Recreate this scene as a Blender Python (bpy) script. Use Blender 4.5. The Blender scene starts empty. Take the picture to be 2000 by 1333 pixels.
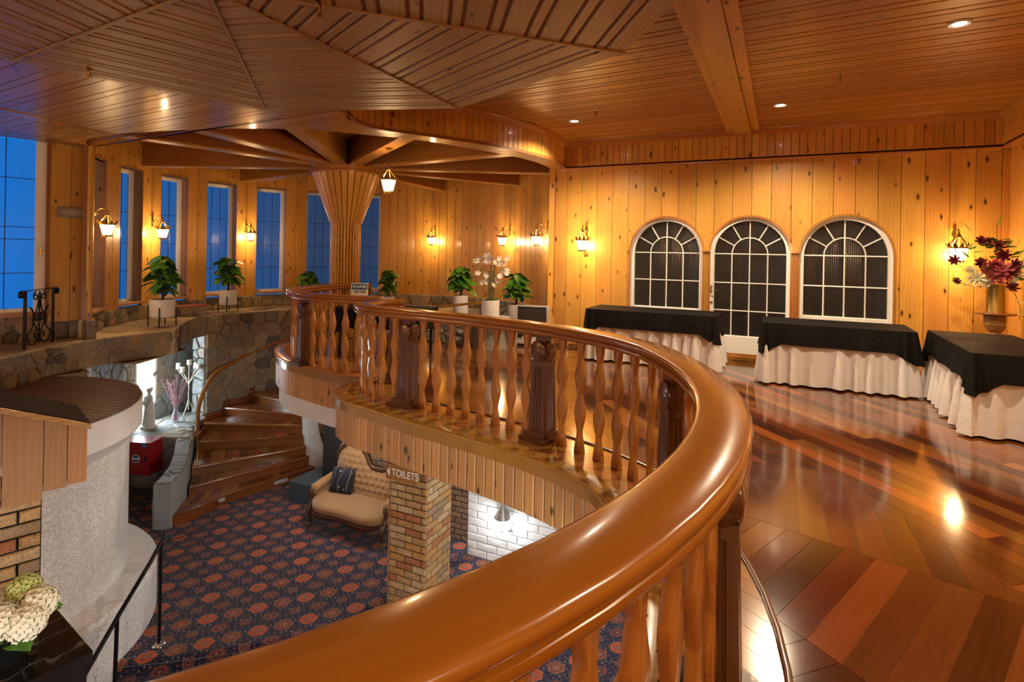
import bpy, bmesh, math, random
from mathutils import Vector, Matrix
pi = math.pi
sc = bpy.context.scene
COL = sc.collection
rnd = random.Random(7)

# ------------------------------------------------------------------ camera
cd = bpy.data.cameras.new('camera'); cam = bpy.data.objects.new('camera', cd); COL.objects.link(cam)
cd.sensor_width = 36; cd.lens = 19.8; cd.shift_y = -0.08825; cd.clip_start = .05; cd.clip_end = 200
ro = math.atan(.018); cs, sn = math.cos(ro), math.sin(ro)
cam.matrix_world = Matrix(((cs, -sn, 0, 0), (0, 0, -1, 0), (sn, cs, 0, 1.68), (0, 0, 0, 1)))
sc.camera = cam
# ------------------------------------------------------------------ world: clear dusk sky, brighter towards the west
w = bpy.data.worlds.new('dusk'); sc.world = w; w.use_nodes = True
nt = w.node_tree; bg = nt.nodes['Background']
tc = nt.nodes.new('ShaderNodeTexCoord'); vd = nt.nodes.new('ShaderNodeVectorMath'); vd.operation = 'DOT_PRODUCT'
vd.inputs[1].default_value = (-.93, .25, .0); nt.links.new(tc.outputs['Generated'], vd.inputs[0])
rp = nt.nodes.new('ShaderNodeValToRGB'); nt.links.new(vd.outputs['Value'], rp.inputs[0])
e = rp.color_ramp.elements
e[0].position = .0; e[0].color = (.006, .016, .045, 1)
e[1].position = .95; e[1].color = (.0, .28, .98, 1)
k = rp.color_ramp.elements.new(.55); k.color = (.026, .055, .120, 1)
k = rp.color_ramp.elements.new(.72); k.color = (.008, .12, .38, 1)
nt.links.new(rp.outputs[0], bg.inputs[0]); bg.inputs[1].default_value = 0.9
# ------------------------------------------------------------------ colour management
vs = sc.view_settings
vs.view_transform = 'Standard'; vs.look = 'None'; vs.gamma = 1; vs.use_curve_mapping = False
vs.exposure = 0.75
cy = sc.cycles; cy.max_bounces = 7; cy.diffuse_bounces = 3; cy.glossy_bounces = 3; cy.transmission_bounces = 4; cy.transparent_max_bounces = 6; cy.caustics_reflective = False; cy.caustics_refractive = False; cy.sample_clamp_indirect = 6

# ------------------------------------------------------------------ general lights: recessed downlights, then unseen fill lamps added for brightness
WARM = (1.0, .62, .28); SOFT = (1.0, .78, .52)
def point(name, loc, watt, col, r=.04):
    l = bpy.data.lights.new(name, 'POINT'); l.energy = watt; l.color = col; l.shadow_soft_size = r
    o = bpy.data.objects.new(name, l); o.location = loc; COL.objects.link(o); return o
def spot(name, loc, watt, col, ang=150, r=.05, blend=.6):
    l = bpy.data.lights.new(name, 'SPOT'); l.energy = watt; l.color = col; l.shadow_soft_size = r
    l.spot_size = math.radians(ang); l.spot_blend = blend
    o = bpy.data.objects.new(name, l); o.location = loc; COL.objects.link(o); return o
DOWN = [(3.70, 4.70), (3.47, 7.35), (.90, 8.45)]
FILL_BEHIND = [(2.5, 2.0), (1.2, -1.4), (2.9, -1.2)]       # unseen spots added behind the camera for ambient light, continuing the row
for x, y in DOWN: spot('ceiling_spot', (x, y, 3.60), 210, SOFT)
for x, y in FILL_BEHIND: spot('ceiling_spot', (x, y, 3.60), 110, SOFT)
NEUT = (1.0, .96, .90)
for p_ in ((-8.1, 3.2, 1.9), (-8.1, -.2, 1.9), (-5.2, -2.7, 1.9), (-1.2, -2.7, 1.9)): point('wall_fill', p_, 55, (1.0, .70, .38), .10)   # unseen points added to brighten the web ceiling, rail and fascia
for x, y, z, wt in ((1.05, 2.6, -.72, 70), (-.4, .3, -.72, 100), (-3.0, .2, -.72, 75), (-2.7, 8.9, -.92, 26), (.4, 6.4, -.72, 22)):   # unseen points added under the balcony to lift the lobby and fascia
    point('lobby_fill', (x, y, z), wt, NEUT, .12)
# ------------------------------------------------------------------ helpers: things, meshes
def tag(o, label, cat, group=None, kind=None):
    o['label'] = label; o['category'] = cat
    if group: o['group'] = group
    if kind: o['kind'] = kind
    return o
def thing(name, label, cat, loc=(0, 0, 0), rz=0, group=None, kind=None):
    o = bpy.data.objects.new(name, None); o.location = loc; o.rotation_euler = (0, 0, rz)
    o.empty_display_size = .1; COL.objects.link(o); return tag(o, label, cat, group, kind)
def link(name, me, parent=None, loc=None, rot=None, scale=None):
    o = bpy.data.objects.new(name, me); COL.objects.link(o)
    if parent: o.parent = parent
    if loc: o.location = loc
    if rot: o.rotation_euler = rot
    if scale: o.scale = scale
    return o
def copy_tree(o, loc, rz=None, label=None):
    r = o.copy(); COL.objects.link(r); r.location = loc
    if rz is not None: r.rotation_euler = (0, 0, rz)
    if label: r['label'] = label
    for ch in list(o.children):
        c = ch.copy(); COL.objects.link(c); c.parent = r
        for g in list(ch.children):
            d = g.copy(); COL.objects.link(d); d.parent = c
    return r
def rotm(rx=0, ry=0, rz=0):
    return Matrix.Rotation(rz, 3, 'Z') @ Matrix.Rotation(ry, 3, 'Y') @ Matrix.Rotation(rx, 3, 'X')
class M:
    def __init__(s): s.V = []; s.F = []; s.U = {}
    def add(s, V, F, U=None, T=None):
        b = len(s.V)
        for v in V:
            v = Vector(v); s.V.append(T @ v if T else v)
        for i, f in enumerate(F):
            if U: s.U[len(s.F)] = U[i]
            s.F.append([b + j for j in f])
        return s
    def box(s, c, d, R=None):
        x, y, z = d[0]/2, d[1]/2, d[2]/2; c = Vector(c)
        V = [Vector((i, j, k)) for i in (-x, x) for j in (-y, y) for k in (-z, z)]
        V = [(R @ v if R else v) + c for v in V]
        return s.add(V, [(0, 1, 3, 2), (4, 6, 7, 5), (0, 4, 5, 1), (2, 3, 7, 6), (0, 2, 6, 4), (1, 5, 7, 3)])
    def cbox(s, c, d, ch=.004, R=None):           # box with its four long top edges taken off, face +Y proud
        x, y, z = d[0]/2, d[1]/2, d[2]/2; c = Vector(c)
        V = [(-x, -y, -z), (x, -y, -z), (x, -y, z), (-x, -y, z), (-x, y-ch, -z), (x, y-ch, -z), (x, y-ch, z), (-x, y-ch, z),
             (-x+ch, y, -z+ch), (x-ch, y, -z+ch), (x-ch, y, z-ch), (-x+ch, y, z-ch)]
        V = [(R @ Vector(v) if R else Vector(v)) + c for v in V]
        F = [(0, 3, 2, 1), (0, 1, 5, 4), (1, 2, 6, 5), (2, 3, 7, 6), (3, 0, 4, 7), (4, 5, 9, 8), (5, 6, 10, 9), (6, 7, 11, 10), (7, 4, 8, 11), (8, 9, 10, 11)]
        return s.add(V, F)
    def prism(s, P, z0, z1, top=None):            # polygon P from z0 to z1; top: another ring for z1
        n = len(P); T = top or P
        V = [(p[0], p[1], z0) for p in P] + [(p[0], p[1], z1) for p in T]
        F = [tuple(range(n-1, -1, -1)), tuple(range(n, 2*n))] + [(i, (i+1) % n, n+(i+1) % n, n+i) for i in range(n)]
        return s.add(V, F)
    def loft(s, rings, closed=True, caps=True, uv=None):
        n = len(rings[0]); V = [v for r in rings for v in r]; F = []; U = []
        for a in range(len(rings)-1):
            for i in range(n if closed else n-1):
                j = (i+1) % n; F.append((a*n+i, a*n+j, (a+1)*n+j, (a+1)*n+i))
                if uv: U.append([(uv[0][a], uv[1][i]), (uv[0][a], uv[1][i+1]), (uv[0][a+1], uv[1][i+1]), (uv[0][a+1], uv[1][i])])
        if caps and closed:
            F.append(tuple(range(n-1, -1, -1))); F.append(tuple((len(rings)-1)*n+i for i in range(n)))
            if uv:
                U.append([(0, 0)]*n); U.append([(0, 0)]*n)
        return s.add(V, F, U if uv else None)
    def lathe(s, prof, n=16, c=(0, 0, 0), a0=0, R=None):
        c = Vector(c); rings = []
        for r, z in prof:
            ring = [Vector((r*math.cos(a0+2*pi*i/n), r*math.sin(a0+2*pi*i/n), z)) for i in range(n)]
            rings.append([(R @ v if R else v) + c for v in ring])
        return s.loft(rings)
    def tube(s, P, r, n=8, closed=False):
        P = [Vector(p) for p in P]; rings = []; m = len(P); N = None
        for i, p in enumerate(P):
            a = P[(i-1) % m] if (closed or i > 0) else p; b = P[(i+1) % m] if (closed or i < m-1) else p
            t = (b-a).normalized()
            if N is None:
                N = t.orthogonal().normalized()
            N = (N - t*N.dot(t)).normalized(); B = t.cross(N)
            rr = r[i] if isinstance(r, (list, tuple)) else r
            rings.append([p + (N*math.cos(2*pi*k/n) + B*math.sin(2*pi*k/n))*rr for k in range(n)])
        if closed: rings.append(rings[0])
        return s.loft(rings, caps=not closed)
    def sweep(s, prof, P, closed=False):           # prof: (across, up) ring; P plan path with z
        P = [Vector(p) for p in P]; m = len(P); rings = []; L = [0]
        for i, p in enumerate(P):
            a = P[(i-1) % m] if (closed or i > 0) else p; b = P[(i+1) % m] if (closed or i < m-1) else p
            t = Vector((b.x-a.x, b.y-a.y, 0)).normalized(); sd = Vector((t.y, -t.x, 0))
            rings.append([p + sd*q[0] + Vector((0, 0, q[1])) for q in prof])
            if i: L.append(L[-1] + (P[i]-P[i-1]).length)
        vv = [0]
        for i in range(len(prof)):
            q = prof[i]; q2 = prof[(i+1) % len(prof)]; vv.append(vv[-1] + math.hypot(q2[0]-q[0], q2[1]-q[1]))
        return s.loft(rings, caps=not closed, uv=(L, vv))
    def sph(s, c, r, n=10, m=6, sq=(1, 1, 1), R=None):
        c = Vector(c); rings = []
        for i in range(m+1):
            t = pi*i/m; z = -math.cos(t)*r*sq[2]; q = max(math.sin(t), .02)*r
            ring = [Vector((q*sq[0]*math.cos(2*pi*k/n), q*sq[1]*math.sin(2*pi*k/n), z)) for k in range(n)]
            rings.append([(R @ v if R else v) + c for v in ring])
        return s.loft(rings)
    def mesh(s, name, mat, grain=None, smooth=None):
        me = bpy.data.meshes.new(name); me.from_pydata([tuple(v) for v in s.V], [], s.F)
        bm = bmesh.new(); bm.from_mesh(me); bmesh.ops.recalc_face_normals(bm, faces=bm.faces)
        uvl = bm.loops.layers.uv.new('uv')
        bm.faces.ensure_lookup_table()
        g0 = Vector(grain).normalized() if grain else Vector((0, 0, 1))
        fuv = s.U
        for f in bm.faces:
            if f.index in fuv:
                # loops may have been flipped: match by vertex order
                src = dict(zip(s.F[f.index], fuv[f.index]))
                for l in f.loops: l[uvl].uv = src[l.vert.index]
            else:
                n = f.normal; g = g0 - n*g0.dot(n)
                if g.length < .25: g = n.orthogonal()
                g.normalize(); c = n.cross(g)
                for l in f.loops:
                    co = l.vert.co; l[uvl].uv = (co.dot(g), co.dot(c))
        bm.to_mesh(me); bm.free()
        if smooth:
            for p in me.polygons: p.use_smooth = True
            me.set_sharp_from_angle(angle=math.radians(smooth))
        if isinstance(mat, (list, tuple)):
            for q in mat: me.materials.append(q)
        else: me.materials.append(mat)
        return me
    def obj(s, name, mat, parent=None, grain=None, smooth=None, loc=None, rot=None):
        return link(name, s.mesh(name, mat, grain, smooth), parent, loc, rot)

# ------------------------------------------------------------------ plan geometry helpers
def clip(P, n, d):                                  # keep n.p <= d
    out = []; m = len(P)
    for i in range(m):
        a = P[i]; b = P[(i+1) % m]; da = n[0]*a[0]+n[1]*a[1]-d; db = n[0]*b[0]+n[1]*b[1]-d
        if da <= 0: out.append(a)
        if (da < 0 < db) or (db < 0 < da):
            t = da/(da-db); out.append((a[0]+(b[0]-a[0])*t, a[1]+(b[1]-a[1])*t))
    return out
def area(P):
    return sum(P[i][0]*P[(i+1) % len(P)][1]-P[(i+1) % len(P)][0]*P[i][1] for i in range(len(P)))/2
def clean(P, eps=1e-4):
    Q = []
    for p in P:
        if not Q or math.hypot(p[0]-Q[-1][0], p[1]-Q[-1][1]) > eps: Q.append(p)
    while len(Q) > 1 and math.hypot(Q[0][0]-Q[-1][0], Q[0][1]-Q[-1][1]) <= eps: Q.pop()
    return Q
def inset(P, g):                                    # convex polygon moved in by g
    if area(P) < 0: P = P[::-1]
    Q = P[:]
    for i in range(len(P)):
        a = P[i]; b = P[(i+1) % len(P)]; L = math.hypot(b[0]-a[0], b[1]-a[1])
        if L < 1e-6: continue
        n = ((b[1]-a[1])/L, -(b[0]-a[0])/L)
        Q = clip(Q, n, n[0]*a[0]+n[1]*a[1]-g)
        if len(Q) < 3: return []
    return clean(Q)
def convex_clip(S, C):                              # S (any) inside convex C
    if area(C) < 0: C = C[::-1]
    Q = S
    for i in range(len(C)):
        a = C[i]; b = C[(i+1) % len(C)]; L = math.hypot(b[0]-a[0], b[1]-a[1])
        if L < 1e-6: continue
        n = ((b[1]-a[1])/L, -(b[0]-a[0])/L)
        Q = clip(Q, n, n[0]*a[0]+n[1]*a[1])
        if len(Q) < 3: return []
    return clean(Q)
def strips(P, ang, wd, off=0, cut=None):            # convex/any polygon into strips along ang, width wd; cut: (min,max) board length
    d = (math.cos(ang), math.sin(ang)); n = (-d[1], d[0])
    vs_ = [p[0]*n[0]+p[1]*n[1] for p in P]; us_ = [p[0]*d[0]+p[1]*d[1] for p in P]
    v = math.floor((min(vs_)-off)/wd)*wd+off; out = []
    while v < max(vs_):
        Q = clip(clip(P, n, v+wd), (-n[0], -n[1]), -v)
        if len(Q) >= 3 and abs(area(Q)) > 1e-3:
            if cut:
                u = min(us_)-rnd.uniform(0, cut[1])
                while u < max(us_):
                    L = rnd.uniform(*cut); R = clip(clip(Q, d, u+L), (-d[0], -d[1]), -u); u += L
                    if len(R) >= 3 and abs(area(R)) > 1e-3: out.append(clean(R))
            else: out.append(clean(Q))
        v += wd
    return out
def spline(P, n=8, closed=False):
    P = [Vector(p) for p in P]; out = []; m = len(P)
    for i in range(m if closed else m-1):
        p0 = P[(i-1) % m] if (closed or i > 0) else P[i]*2-P[i+1]; p1 = P[i]; p2 = P[(i+1) % m]
        p3 = P[(i+2) % m] if (closed or i+2 < m) else p2*2-p1
        for k in range(n):
            t = k/n; out.append(.5*((2*p1)+(-p0+p2)*t+(2*p0-5*p1+4*p2-p3)*t*t+(-p0+3*p1-3*p2+p3)*t**3))
    if not closed: out.append(P[-1])
    return out
def walk(P, step, start=0):                         # points and headings every step along a path
    P = [Vector(p) for p in P]; out = []; acc = -start
    for a, b in zip(P, P[1:]):
        L = (b-a).length
        if L < 1e-6: continue
        while acc <= L + 1e-9:
            t = acc/L
            if t >= 0: out.append((a.lerp(b, t), math.atan2(b.y-a.y, b.x-a.x)))
            acc += step
        acc -= L
    return out
def plen(P): return sum((Vector(b)-Vector(a)).length for a, b in zip(P, P[1:]))
def offset(P, d):                                   # to the right of travel by d
    P = [Vector(p) for p in P]; out = []
    for i, p in enumerate(P):
        a = P[max(i-1, 0)]; b = P[min(i+1, len(P)-1)]; t = (b-a).normalized()
        out.append(Vector((p.x+t.y*d, p.y-t.x*d, p.z)))
    return out
def voronoi(wd, ht, n, seed, gap, relax=2):
    r = random.Random(seed); S = [(r.uniform(0, wd), r.uniform(0, ht)) for _ in range(n)]
    for it in range(relax+1):
        cells = []
        for i, a in enumerate(S):
            Q = [(0, 0), (wd, 0), (wd, ht), (0, ht)]
            for j, b in sorted(enumerate(S), key=lambda q: (q[1][0]-a[0])**2+(q[1][1]-a[1])**2)[1:22]:
                nn = (b[0]-a[0], b[1]-a[1]); Q = clip(Q, nn, nn[0]*(a[0]+b[0])/2+nn[1]*(a[1]+b[1])/2)
                if len(Q) < 3: break
            cells.append(clean(Q))
        if it < relax: S = [(sum(p[0] for p in c)/len(c)*.6+s_[0]*.4, sum(p[1] for p in c)/len(c)*.6+s_[1]*.4) if len(c) > 2 else s_ for c, s_ in zip(cells, S)]
    return [c for c in (inset(c, gap) for c in cells if len(c) > 2) if len(c) > 2]
def stones(parent, f, wd, ht, n, seed, mat, gap=.009, th=.03, keep=None, name='stone'):
    """f(u, v, h) -> point h above the surface. Every stone its own object, its face dressed unevenly."""
    r = random.Random(seed+99)
    for c in voronoi(wd, ht, n, seed, gap):
        if abs(area(c)) < .004: continue
        cu = sum(p[0] for p in c)/len(c); cv = sum(p[1] for p in c)/len(c)
        if keep and not keep(cu, cv): continue
        t = th*r.uniform(.6, 1.25); top = inset(c, min(.02, .12*math.sqrt(abs(area(c)))))
        if len(top) < 3: continue
        tilt = (r.uniform(-.06, .06), r.uniform(-.06, .06)); m = M(); n0 = len(c); n1 = len(top)
        A = [f(p[0], p[1], -.012) for p in c]; B = [f(p[0], p[1], t*.55) for p in c]
        D = [f(p[0], p[1], t+(p[0]-cu)*tilt[0]+(p[1]-cv)*tilt[1]) for p in c_map(c, cu, cv, .86)]
        V = A+B+D+[f(cu, cv, t+r.uniform(0, .012))]
        F = [(i, (i+1) % n0, n0+(i+1) % n0, n0+i) for i in range(n0)] + [(n0+i, n0+(i+1) % n0, 2*n0+(i+1) % n0, 2*n0+i) for i in range(n0)] + [(2*n0+i, 2*n0+(i+1) % n0, 3*n0) for i in range(n0)]
        ga = r.uniform(0, pi); p0 = Vector(f(cu, cv, 0)); gd = Vector(f(cu+math.cos(ga)*.1, cv+math.sin(ga)*.1, 0))-p0
        m.add(V, F).obj(name, mat, parent, grain=gd)
def c_map(c, cu, cv, k): return [(cu+(p[0]-cu)*k, cv+(p[1]-cv)*k) for p in c]
# ------------------------------------------------------------------ materials (all procedural)
def new(name):
    m = bpy.data.materials.new(name); m.use_nodes = True; t = m.node_tree
    return m, t, t.nodes['Principled BSDF']
def N(t, kind, **kw):
    n = t.nodes.new(kind)
    for k_, v in kw.items():
        if hasattr(n, k_): setattr(n, k_, v)
        else: n.inputs[k_].default_value = v
    return n
def ramp(t, src, stops, interp=None):
    r = t.nodes.new('ShaderNodeValToRGB'); t.links.new(src, r.inputs[0]); el = r.color_ramp.elements
    if interp: r.color_ramp.interpolation = interp
    while len(el) < len(stops): el.new(.5)
    for q, (p, c) in zip(el, stops):
        q.position = p; q.color = (c if isinstance(c, tuple) else (c, c, c))+(1,)
    return r.outputs[0]
def mix(t, f, a, b, mode='MIX'):
    n = t.nodes.new('ShaderNodeMix'); n.data_type = 'RGBA'; n.blend_type = mode
    for i, q in ((0, f), (6, a), (7, b)):
        if isinstance(q, bpy.types.NodeSocket): t.links.new(q, n.inputs[i])
        else: n.inputs[i].default_value = q if not isinstance(q, tuple) else q+(1,)
    return n.outputs[2]
def math_(t, op, a, b=None, c=None):
    n = t.nodes.new('ShaderNodeMath'); n.operation = op
    for i, q in enumerate((a, b, c)):
        if q is None: continue
        if isinstance(q, bpy.types.NodeSocket): t.links.new(q, n.inputs[i])
        else: n.inputs[i].default_value = q
    return n.outputs[0]
def vmap(t, src, scale=(1, 1, 1), loc=None, rot=(0, 0, 0)):
    n = N(t, 'ShaderNodeMapping'); n.inputs['Scale'].default_value = scale; n.inputs['Rotation'].default_value = rot
    t.links.new(src, n.inputs[0])
    if loc is not None:
        if isinstance(loc, tuple): n.inputs['Location'].default_value = loc
        else: t.links.new(loc, n.inputs['Location'])
    return n.outputs[0]
def noise(t, vec, scale, detail=2, rough=.5, dist=0):
    n = N(t, 'ShaderNodeTexNoise'); n.inputs['Scale'].default_value = scale; n.inputs['Detail'].default_value = detail
    n.inputs['Roughness'].default_value = rough; n.inputs['Distortion'].default_value = dist; t.links.new(vec, n.inputs['Vector']); return n.outputs[0]
def bump(t, bsdf, h, s=.2, d=.01):
    b = N(t, 'ShaderNodeBump'); b.inputs['Strength'].default_value = s; b.inputs['Distance'].default_value = d
    t.links.new(h, b.inputs['Height']); t.links.new(b.outputs[0], bsdf.inputs['Normal']); return b
def wood(name, light, dark, rough=.28, knots=.5, vary=.25, coat=.0, contrast=1.0, ring=9, hue=.3, orange=None, spec=.5, wvw=.25, finew=.40):
    m, t, p = new(name)
    uv = N(t, 'ShaderNodeUVMap', uv_map='uv'); oi = N(t, 'ShaderNodeObjectInfo'); rn = oi.outputs['Random']
    cx = N(t, 'ShaderNodeCombineXYZ'); t.links.new(math_(t, 'MULTIPLY', rn, 37.3), cx.inputs[0]); t.links.new(math_(t, 'MULTIPLY', rn, 91.7), cx.inputs[1]); t.links.new(math_(t, 'MULTIPLY', rn, 13.1), cx.inputs[2])
    base = vmap(t, uv.outputs[0], loc=cx.outputs[0])
    fine = noise(t, vmap(t, base, (2.2, 75, 1)), 1, 3, .6)
    wv = N(t, 'ShaderNodeTexWave', wave_type='BANDS', bands_direction='Y', wave_profile='SIN')
    wv.inputs['Scale'].default_value = ring; wv.inputs['Distortion'].default_value = 7; wv.inputs['Detail'].default_value = 2; wv.inputs['Detail Scale'].default_value = .9
    t.links.new(vmap(t, base, (.22, 1, 1)), wv.inputs['Vector'])
    broad = noise(t, vmap(t, base, (.7, 5, 1)), 1, 2, .5)
    g = math_(t, 'ADD', math_(t, 'MULTIPLY', fine, finew), math_(t, 'ADD', math_(t, 'MULTIPLY', wv.outputs[0], wvw), math_(t, 'MULTIPLY', broad, 1.25-finew-wvw)))
    c0, c1 = .62-.32*contrast, .62+.30*contrast
    col = ramp(t, g, [(max(c0, 0), dark), (min(c1, 1), light)])
    if orange:
        wn2 = N(t, 'ShaderNodeTexWhiteNoise', noise_dimensions='1D'); t.links.new(rn, wn2.inputs['W'])
        col = mix(t, ramp(t, wn2.outputs['Value'], [(.35, 0.0), (.85, 1.0)]), col, mix(t, g, tuple(q*.45 for q in orange), orange))
    hv = N(t, 'ShaderNodeHueSaturation'); t.links.new(col, hv.inputs['Color'])
    wn = N(t, 'ShaderNodeTexWhiteNoise', noise_dimensions='1D'); t.links.new(math_(t, 'ADD', rn, 3.3), wn.inputs['W'])
    t.links.new(math_(t, 'ADD', math_(t, 'MULTIPLY', wn.outputs['Value'], vary), 1-vary*.5), hv.inputs['Value'])
    t.links.new(math_(t, 'ADD', math_(t, 'MULTIPLY', rn, hue*.1), .5-hue*.05), hv.inputs['Hue'])
    col = hv.outputs[0]
    if knots:
        vo = N(t, 'ShaderNodeTexVoronoi', voronoi_dimensions='2D', feature='F1'); vo.inputs['Scale'].default_value = 1; vo.inputs['Randomness'].default_value = 1
        wp = N(t, 'ShaderNodeVectorMath', operation='ADD'); t.links.new(vmap(t, base, (1.9, 4.6, 1)), wp.inputs[0])
        nz = N(t, 'ShaderNodeTexNoise'); nz.inputs['Scale'].default_value = 9; t.links.new(base, nz.inputs['Vector'])
        sc_ = N(t, 'ShaderNodeVectorMath', operation='SCALE'); t.links.new(nz.outputs['Color'], sc_.inputs[0]); sc_.inputs['Scale'].default_value = .10
        t.links.new(sc_.outputs[0], wp.inputs[1]); t.links.new(wp.outputs[0], vo.inputs['Vector'])
        sz = math_(t, 'MULTIPLY', N_sep(t, vo.outputs['Color'], 0), .075*knots*2)
        kk = math_(t, 'SUBTRACT', math_(t, 'ADD', sz, .012), vo.outputs['Distance'])
        col = mix(t, ramp(t, kk, [(-.0, 0.0), (.03, 1.0)]) if False else clampv(t, math_(t, 'MULTIPLY', math_(t, 'ADD', kk, .06), 7)), col, mix(t, .55, col, tuple(q*.35 for q in dark)))
        col = mix(t, clampv(t, math_(t, 'MULTIPLY', kk, 30)), col, tuple(q*.16 for q in dark))
    t.links.new(col, p.inputs['Base Color'])
    p.inputs['Roughness'].default_value = rough
    p.inputs['Specular IOR Level'].default_value = spec
    if coat: p.inputs['Coat Weight'].default_value = coat; p.inputs['Coat Roughness'].default_value = .08
    bump(t, p, g, .06, .004)
    return m
def N_sep(t, col, i):
    n = t.nodes.new('ShaderNodeSeparateColor'); t.links.new(col, n.inputs[0]); return n.outputs[i]
def clampv(t, s):
    n = t.nodes.new('ShaderNodeClamp'); t.links.new(s, n.inputs[0]); return n.outputs[0]
def plain(name, col, rough=.5, metal=0, spec=.5, vary=0, nz=None, emit=None, es=0, trans=0, alpha=1, coat=0, bmp=None):
    m, t, p = new(name)
    p.inputs['Base Color'].default_value = col+(1,); p.inputs['Roughness'].default_value = rough; p.inputs['Metallic'].default_value = metal
    p.inputs['Specular IOR Level'].default_value = spec; p.inputs['Coat Weight'].default_value = coat
    tcn = N(t, 'ShaderNodeTexCoord'); src = tcn.outputs['Object']
    if nz or vary:
        s = nz or 20
        q = noise(t, src, s, 3)
        v = vary or .2
        t.links.new(mix(t, q, tuple(c*(1-v) for c in col), tuple(min(1, c*(1+v)) for c in col)), p.inputs['Base Color'])
    if bmp: bump(t, p, noise(t, src, bmp[0], 4), bmp[1], bmp[2])
    if emit: p.inputs['Emission Color'].default_value = emit+(1,); p.inputs['Emission Strength'].default_value = es
    if trans: p.inputs['Transmission Weight'].default_value = trans
    return m
PINE = wood('pine_board', (.72, .385, .085), (.46, .195, .026), .34, .6, .22, .15, contrast=1.45, hue=.12)
PINEC = wood('pine_ceiling_board', (.50, .235, .045), (.29, .112, .015), .34, .5, .28, .15, contrast=1.35, hue=.12)
OCTW = wood('weathered_ceiling_board', (.46, .290, .140), (.29, .165, .070), .46, .35, .2, 0, contrast=1.35, hue=.1)
BEAM = wood('dark_beam_wood', (.34, .125, .026), (.17, .055, .012), .32, .25, .15, .2)
TRIM = wood('varnished_trim', (.52, .235, .055), (.30, .115, .022), .25, 0, .12, .4)
GABL = wood('gable_cedar_board', (.38, .175, .040), (.25, .105, .020), .45, .3, .3, hue=.06, contrast=1.3)
FASC = wood('pine_fascia_board', (.58, .315, .120), (.37, .175, .055), .45, .7, .26, hue=.1, contrast=1.3)
RAIL = wood('varnished_rail', (.37, .152, .014), (.24, .080, .007), .22, 0, .06, .35, ring=4, spec=.5, contrast=1.8, wvw=.12)
BALU = wood('baluster_wood', (.46, .190, .034), (.29, .100, .015), .24, 0, .2, .4, contrast=1.5, hue=.08)
POST = wood('dark_newel_wood', (.13, .044, .013), (.055, .017, .006), .28, 0, .18, .4, contrast=1.3, hue=.05)
JARR = wood('red_jarrah_plank', (.115, .027, .006), (.045, .010, .003), .12, 0, .85, .55, hue=.2, orange=(.27, .082, .014), ring=5, contrast=1.6, wvw=.08, finew=.5)
BORD = wood('border_floor_wood', (.36, .150, .034), (.22, .085, .018), .17, 0, .35, .5, wvw=.1, finew=.25, contrast=1.5)
STEP = wood('stair_tread_wood', (.24, .068, .016), (.10, .026, .008), .18, 0, .7, .4, orange=(.34, .13, .03), wvw=.1)
RISE = wood('stair_riser_wood', (.27, .085, .020), (.13, .038, .010), .22, 0, .2, .5)
DECK = wood('dark_deck_slat', (.10, .042, .028), (.045, .018, .012), .38, 0, .3)
REVL = wood('weathered_reveal', (.34, .20, .115), (.16, .090, .055), .45, .5, .2)
TURN = wood('turned_stand_wood', (.36, .150, .035), (.17, .060, .014), .25, 0, .1, .4)
SOFW = wood('sofa_frame_wood', (.12, .050, .020), (.045, .017, .008), .3, 0, .1, .3)

def stone_mat(name, cols, rough=.75, scale=1, bs=.9):
    m, t, p = new(name)
    oi = N(t, 'ShaderNodeObjectInfo'); wn = N(t, 'ShaderNodeTexWhiteNoise', noise_dimensions='1D'); t.links.new(oi.outputs['Random'], wn.inputs['W'])
    n = len(cols); base = ramp(t, wn.outputs['Value'], [(i/n, c) for i, c in enumerate(cols)], 'CONSTANT')
    uv = N(t, 'ShaderNodeUVMap', uv_map='uv')
    cx = N(t, 'ShaderNodeCombineXYZ'); t.links.new(math_(t, 'MULTIPLY', oi.outputs['Random'], 53), cx.inputs[0]); t.links.new(math_(t, 'MULTIPLY', oi.outputs['Random'], 17), cx.inputs[1])
    b = vmap(t, uv.outputs[0], loc=cx.outputs[0])
    a = noise(t, vmap(t, b, (3*scale, 24*scale, 1)), 1, 4, .65, 1.2); c = noise(t, b, 9*scale, 4, .6)
    g = math_(t, 'ADD', math_(t, 'MULTIPLY', a, .7), math_(t, 'MULTIPLY', c, .5))
    col = mix(t, ramp(t, g, [(.35, 0.0), (.85, 1.0)]), mix(t, .62, base, (0, 0, 0)), mix(t, .25, base, (.62, .52, .38)))
    t.links.new(col, p.inputs['Base Color']); p.inputs['Roughness'].default_value = rough
    bump(t, p, g, bs, .03); return m
STONE = stone_mat('schist_stone', [(.40, .29, .17), (.32, .26, .19), (.46, .32, .16), (.26, .25, .21), (.38, .33, .25), (.085, .080, .080), (.50, .39, .25), (.30, .23, .16)])
SLATE = stone_mat('blue_slate_stone', [(.34, .41, .44), (.44, .49, .50), (.25, .31, .34), (.36, .39, .35), (.46, .42, .35)], .55)
MORT = plain('pale_mortar', (.46, .37, .26), .9, nz=30, vary=.25)
CONC = plain('grey_concrete', (.36, .37, .37), .8, nz=18, vary=.2, bmp=(60, .3, .01))

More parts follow.
